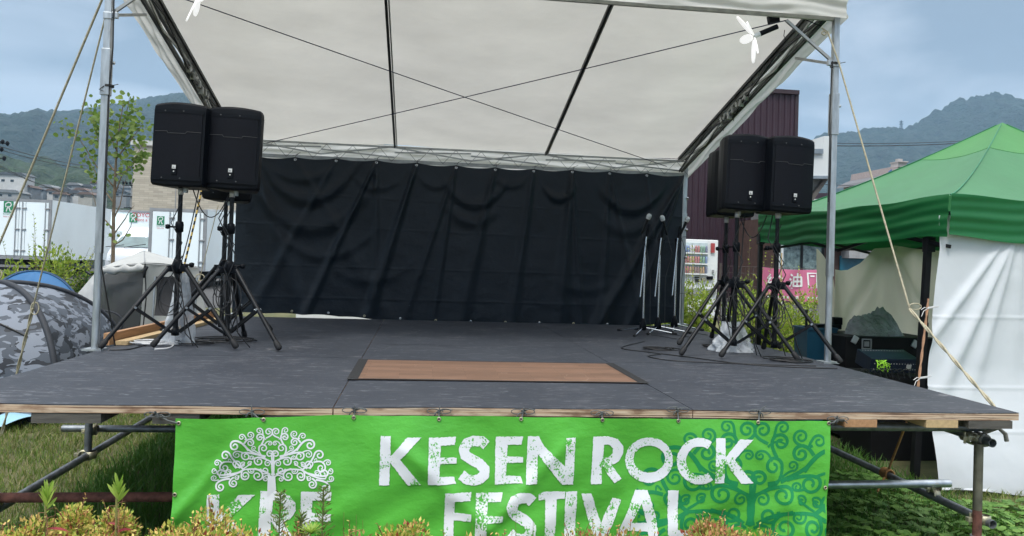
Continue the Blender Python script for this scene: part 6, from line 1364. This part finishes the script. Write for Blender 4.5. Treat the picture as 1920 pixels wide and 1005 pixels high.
spots = [(22, 352, 230, 16, 9), (15, 372, 225, 14, 4), (48, 362, 232, 7, 4), (70, 366, 240, 8, 4), (85, 362, 245, 9, 4.5), (98, 368, 238, 7, 4), (122, 366, 240, 7, 4), (137, 358, 250, 9, 4.5), (150, 367, 240, 8, 4), (163, 360, 252, 8, 4), (176, 371, 238, 7, 3.8), (178, 353, 262, 7, 4), (225, 371, 250, 9, 4.5), (236, 362, 262, 8, 4), (160, 374, 230, 9, 3.5), (140, 371, 232, 8, 3.5), (222, 358, 270, 7, 3.5), (112, 374, 230, 9, 3.5)]
nth = ['far left hillside house, a wide block', 'low house below the wide block at the far left', 'house just right of the wide far left block', 'house left of the outer guy rope', 'house touching the outer guy rope', 'house between the two guy ropes, leftmost', 'house left of the inner guy rope', 'upper house just right of the inner guy rope', 'middle house of the cluster left of the canopy leg', 'upper middle house of the cluster left of the canopy leg', 'lower house closest to the left canopy leg', 'topmost house of the cluster left of the canopy leg', 'lower house between the canopy leg and the brick building', 'upper house beside the brick building', 'house just above the long truck roof, right one', 'house just above the long truck roof, left one', 'small top house right of the canopy leg', 'house just above the long truck between the guy ropes']
for i, (u, v, y, w_, h) in enumerate(spots):
    wc, rc = cols[i*3 % 5], rcol[i*2 % 3]
    town_house(u, v, y, w_, h, wc[1], rc[1], '%s, %s walls and %s roof' % (nth[i], wc[0], rc[0]))

# vending machine
y = 17; A = atY(1255, 447, y); B = atY(1348, 449, y); z0_, z1_ = .456, A.z
vm = thing('vending_machine', 'white drinks vending machine beside the maroon building', 'vending machine', ((A.x+B.x)/2, y, z0_))
m = MB(); m.box(((A.x+B.x)/2, y+.38, (z0_+z1_)/2), (B.x-A.x, .7, z1_-z0_), bev=.02); m.build('cabinet', whitepaint, vm)
def V(u, v): return atY(u, v, y)
wx0, wx1 = V(1262, 480).x, V(1327, 480).x; wz1, wz0 = V(1300, 455).z, V(1300, 514).z
m = MB(); m.box(((wx0+wx1)/2, y+.02, (wz0+wz1)/2), (wx1-wx0, .02, wz1-wz0)); m.build('display_back', M('display_white', (.5, .58, .6), .5), vm)
cc = [(.05, .18, .5), (.5, .05, .04), (.6, .55, .4), (.1, .35, .2), (.55, .3, .08), (.7, .7, .72), (.25, .08, .06), (.05, .08, .25)]
cm_ = [M('can_%d' % i, tuple(.5*x+.16 for x in c), .35, 0, .3, 30, 0) for i, c in enumerate(cc)]; rd = random.Random(5)
for r_i, (vv, ids) in enumerate(((473, (2, 0, 0, 5, 1, 3, 7)), (493, (1, 1, 1, 4, 1, 3, 0)), (512, (7, 0, 1, 4, 6, 4, 7)))):
    zz = V(1300, vv).z; m = MB(); m.box(((wx0+wx1)/2, y-.02, zz-.02), (wx1-wx0, .08, .03)); m.build('shelf', whitepaint, vm)
    for k in range(13):
        x = wx0+.04+(wx1-wx0-.08)*k/12; m = MB(); m.lathe([(0, 0), (.024, 0), (.026, .01), (.026, .12 if r_i != 1 else .14), (.018, .15), (.012, .16), (0, .16)], (x, y-.02, zz-.002), 8); m.build('drink', cm_[ids[min(6, k//2)]], vm)
m = MB(); m.box((V(1336, 480).x, y-.0, V(1336, 465).z), (.09, .03, .22)); m.build('red_panel', M('machine_red', (.35, .05, .05), .4), vm)
for u, v, w_, h_, mt in ((1307, 520, .1, .03, inkblack), (1307, 526, .08, .07, inkblack), (1319, 524, .09, .08, brass), (1331, 521, .14, .08, plastic), (1337, 509, .04, .08, greyframe)): m = MB(); m.box(V(u, v)+Vector((0, .0, 0)), (w_, .06, h_), bev=.008); m.build('coin_panel', mt, vm)
m = MB(); m.box(((A.x+B.x)/2, y-.0, V(1300, 546).z), (B.x-A.x-.1, .05, .12)); m.build('dispensing_slot', greyframe, vm)
# fence, pink banner
fn = thing('mesh_fence', 'brown mesh fence in front of the maroon building', 'fence', (7.2, 15.6, 0)); fm = M('fence_brown', (.06, .045, .04), .6); m = MB()
x0, x1 = atY(1352, 500, 15.6).x, atY(1560, 500, 15.6).x; zt = atY(1400, 500, 15.6).z
x = x0
while x < x1: m.tube([(x, 15.6, .4), (x, 15.6, zt)], .006, 4); x += .09
for k in range(7): m.tube([(x0, 15.59, zt-.14*k), (x1, 15.59, zt-.14*k)], .005, 4)
m.build('wire_panel', fm, fn)
for x in (x0, (x0+x1)/2, x1): MB().tube([(x, 15.62, .4), (x, 15.62, zt+.06)], .03, 8).build('post', fm, fn)
y = 13; pk = thing('pink_banner', 'pink shop banner with white oil lettering and a fuel pump picture', 'banner', (atY(1482, 530, y).x, y, .9))
pink_m = M('pink_cloth', (.62, .17, .3), .7, 0, .1, 3, .2, 20, trans=.2)
def pb(u, v, off=0): d = .03*math.sin(u/9+v/20); p = atY(u, v, y); return Vector((p.x, y-d-off, p.z))
m = MB(); m.grid(lambda s, t: pb((1424+10*t)+(118-3*t)*s-2, 500+3*math.sin(s*3)+5*s+(58+4*s)*t if True else 0), 30, 12); m.build('cloth', pink_m, pk)
def strokes(m, L_, cx_, cy_, s, w_=.11, off=.012):
    for pl in L_:
        for q in ribbon2d([(cx_+a*s, cy_+b*s) for a, b in pl], lambda t: w_*s): m.add([pb(a, b, off) for a, b in q], [(0, 1, 2, 3)])
abura = [[(-.42, -.4), (-.28, -.28)], [(-.5, -.1), (-.36, .0)], [(-.48, .45), (-.3, .1)], [(-.18, -.2), (-.18, .45)], [(-.23, -.2), (.45, -.2)], [(.42, -.2), (.42, .45)], [(-.2, .42), (.45, .42)], [(-.2, .1), (.42, .1)], [(.12, -.48), (.12, .42)]]
kyuu = [[(-.25, -.5), (-.45, -.2), (-.2, -.15)], [(-.2, -.3), (-.45, .1), (-.15, .05)], [(-.32, .05), (-.32, .5)], [(-.5, .3), (-.45, .15)], [(-.15, .15), (-.1, .3)], [(.2, -.5), (-.05, -.15)], [(.2, -.5), (.5, -.15)], [(.05, -.1), (.35, -.1)], [(.02, .1), (.4, .1), (.4, .45), (.02, .45), (.02, .1)]]
m = MB(); strokes(m, abura, 1492, 525, 27, .13); m.build('lettering', whitepaint, pk); m = MB(); strokes(m, kyuu, 1452, 527, 27, .13); m.build('lettering', whitepaint, pk)
m = MB(); strokes(m, [[(-.3, -.5), (.25, -.5), (.25, .5), (-.3, .5), (-.3, -.55)], [(-.15, -.3), (.1, -.3)], [(.35, -.4), (.5, -.2), (.5, .3), (.35, .35)]], 1523, 526, 27, .1); m.build('pump_picture', whitepaint, pk); m = MB(); strokes(m, [[(-1.6, .65), (-.2, .68)], ], 1492, 522, 27, .06); m.build('underline', whitepaint, pk)
m = MB()
for i in range(12): strokes(m, [[(-.3, 0), (.3, 0)]], 1432+9*i, 556+.3*i, 7, .7)
m.build('lettering', whitepaint, pk)
m = MB(); 
for u in (1426, 1541): p = atY(u, 500, y+.05); m.tube([(p.x, y+.06, 0), (p.x, y+.06, p.z+.05)], .015, 6)
m.build('post', steel, pk)
m = MB(); c = atY(1465, 506, 12.8); m.tube([(c.x, 12.8, 0), (c.x, 12.8, c.z+.3)], .012, 6); m.build('garden_cane', palewood, None, 'thin cane standing before the pink banner', 'cane')
# people-level clutter glimpsed under the backdrop: white low board
m = MB(); a, b = atY(555, 600, 12.5), atY(700, 603, 12.5); m.box(((a.x+b.x)/2, 12.5, .55), (b.x-a.x, .05, .85)); m.build('white_board', whitepaint, None, 'white board seen through the gap under the left part of the backdrop', 'board')
m = MB(); a, b = atY(1100, 607, 12.5), atY(1215, 607, 12.5); m.box(((a.x+b.x)/2, 12.5, .52), (b.x-a.x, .05, .8)); m.build('white_board', whitepaint, None, 'white board seen through the gap under the right part of the backdrop', 'board')

# ------------------------------------------------------------------ wires and poles
def wire(px, y0, y1, sg, label, r=.03):
    a, b = atY(*px[0], y0), atY(*px[1], y1); m = MB(); m.tube(sag(a, b, sg), r, 5); m.build('power_line', cable_m, None, label, 'power line')
wire(((-40, 262), (262, 316)), 70, 110, .8, 'upper power line crossing the hills on the left', .035); wire(((-40, 268), (262, 319)), 70, 110, .9, 'second power line just below the upper one on the left', .035); wire(((-40, 288), (262, 357)), 60, 110, 2.0, 'lower sagging power line over the hillside town', .03); wire(((-40, 296), (262, 360)), 60, 110, 1.6, 'lowest power line on the left', .025)
wire(((1540, 268), (1990, 246)), 60, 80, .5, 'upper power line on the right above the green gazebo', .03); wire(((1540, 273), (1990, 249)), 60, 80, .5, 'thicker power line just below the upper one on the right', .04); wire(((1540, 345), (1700, 343)), 60, 70, .2, 'lower power line at the right canopy leg', .025)
up = thing('utility_pole', 'concrete utility pole beside the pale brick building', 'utility pole', (atY(247, 385, 100).x, 100, 0)); p = atY(248, 345, 100); m = MB(); m.tube([(p.x, 100, 0), (p.x, 100, p.z+1)], [.2, .13], 8); m.build('pole', M('concrete_pole', (.25, .25, .25), .8), up)
for k in range(3): m = MB(); m.box((p.x, 99.8, p.z-.2-1.4*k), (2.2-.3*k, .12, .12)); m.build('crossarm', blackmetal, up)
for k in range(6): m = MB(); m.lathe([(0, 0), (.14, .05), (.14, .3), (0, .4)], (p.x-1+.4*k, 99.8, p.z-.1), 8); m.build('insulator', plastic, up)
up2 = thing('utility_pole', 'utility pole head with insulators at the left edge', 'utility pole', (atY(2, 280, 62).x-.4, 62, 0)); p = atY(-6, 264, 62); m = MB(); m.tube([(p.x, 62, 0), (p.x, 62, p.z+1)], [.2, .13], 8); m.build('pole', M('concrete_pole_near', (.25, .25, .25), .8), up2)
for k, (du, dv) in enumerate(((5, 266), (14, 269), (3, 280), (8, 297))):
    q = atY(du, dv, 61.8); m = MB(); m.box(((p.x+q.x)/2, 61.8, q.z), (abs(q.x-p.x)+.3, .08, .08)); m.build('crossarm', blackmetal, up2); m = MB(); m.lathe([(0, -.2), (.12, -.12), (.12, .12), (0, .2)], q, 8); m.build('insulator', plastic, up2)
def pylon(u, v0, v1, y, label):
    a, b = atY(u, v0, y), atY(u, v1, y); h = a.z-b.z; t = thing('pylon', label, 'pylon', b); m = MB(); w_ = h*.14
    for sx in (-1, 1):
        for sy in (-1, 1): m.tube([(a.x+sx*w_, y+sy*w_, b.z-4), (a.x+sx*w_*.15, y+sy*w_*.15, a.z)], .5, 4)
    for k in range(6):
        z = b.z+h*k/6; s = 1-.85*k/6; m.tube([(a.x-w_*s, y-w_*s, z), (a.x+w_*s*.85, y-w_*s*.85, z+h/6)], .35, 4)
    m.build('lattice', blackmetal, t); m = MB()
    for k in range(3): m.box((a.x, y, a.z-h*.1-h*.14*k), (h*.4, .8, .8))
    m.build('crossarm', blackmetal, t)
pylon(1690, 226, 246, 1290, 'power pylon on the ridge of the right-hand mountain'); pylon(87, 222, 232, 1490, 'small pylon on the ridge of the left-hand hills')

# ------------------------------------------------------------------ air
HAZE = True
if HAZE:
    hzm = bpy.data.materials.new('haze_air'); hzm.use_nodes = True; nn = hzm.node_tree.nodes; nn.remove(nn['Principled BSDF']); pv = nn.new('ShaderNodeVolumePrincipled'); pv.inputs['Color'].default_value = (.42, .7, 1, 1); pv.inputs['Density'].default_value = .0003; pv.inputs['Anisotropy'].default_value = .2
    hzm.node_tree.links.new(pv.outputs[0], nn['Material Output'].inputs['Volume'])
    m = MB(); m.box((0, 1000, 260), (6600, 4200, 530)); o = m.build('haze', hzm, kind='stuff')
    o['label'] = 'thin bluish summer haze over the valley'; o['category'] = 'haze'
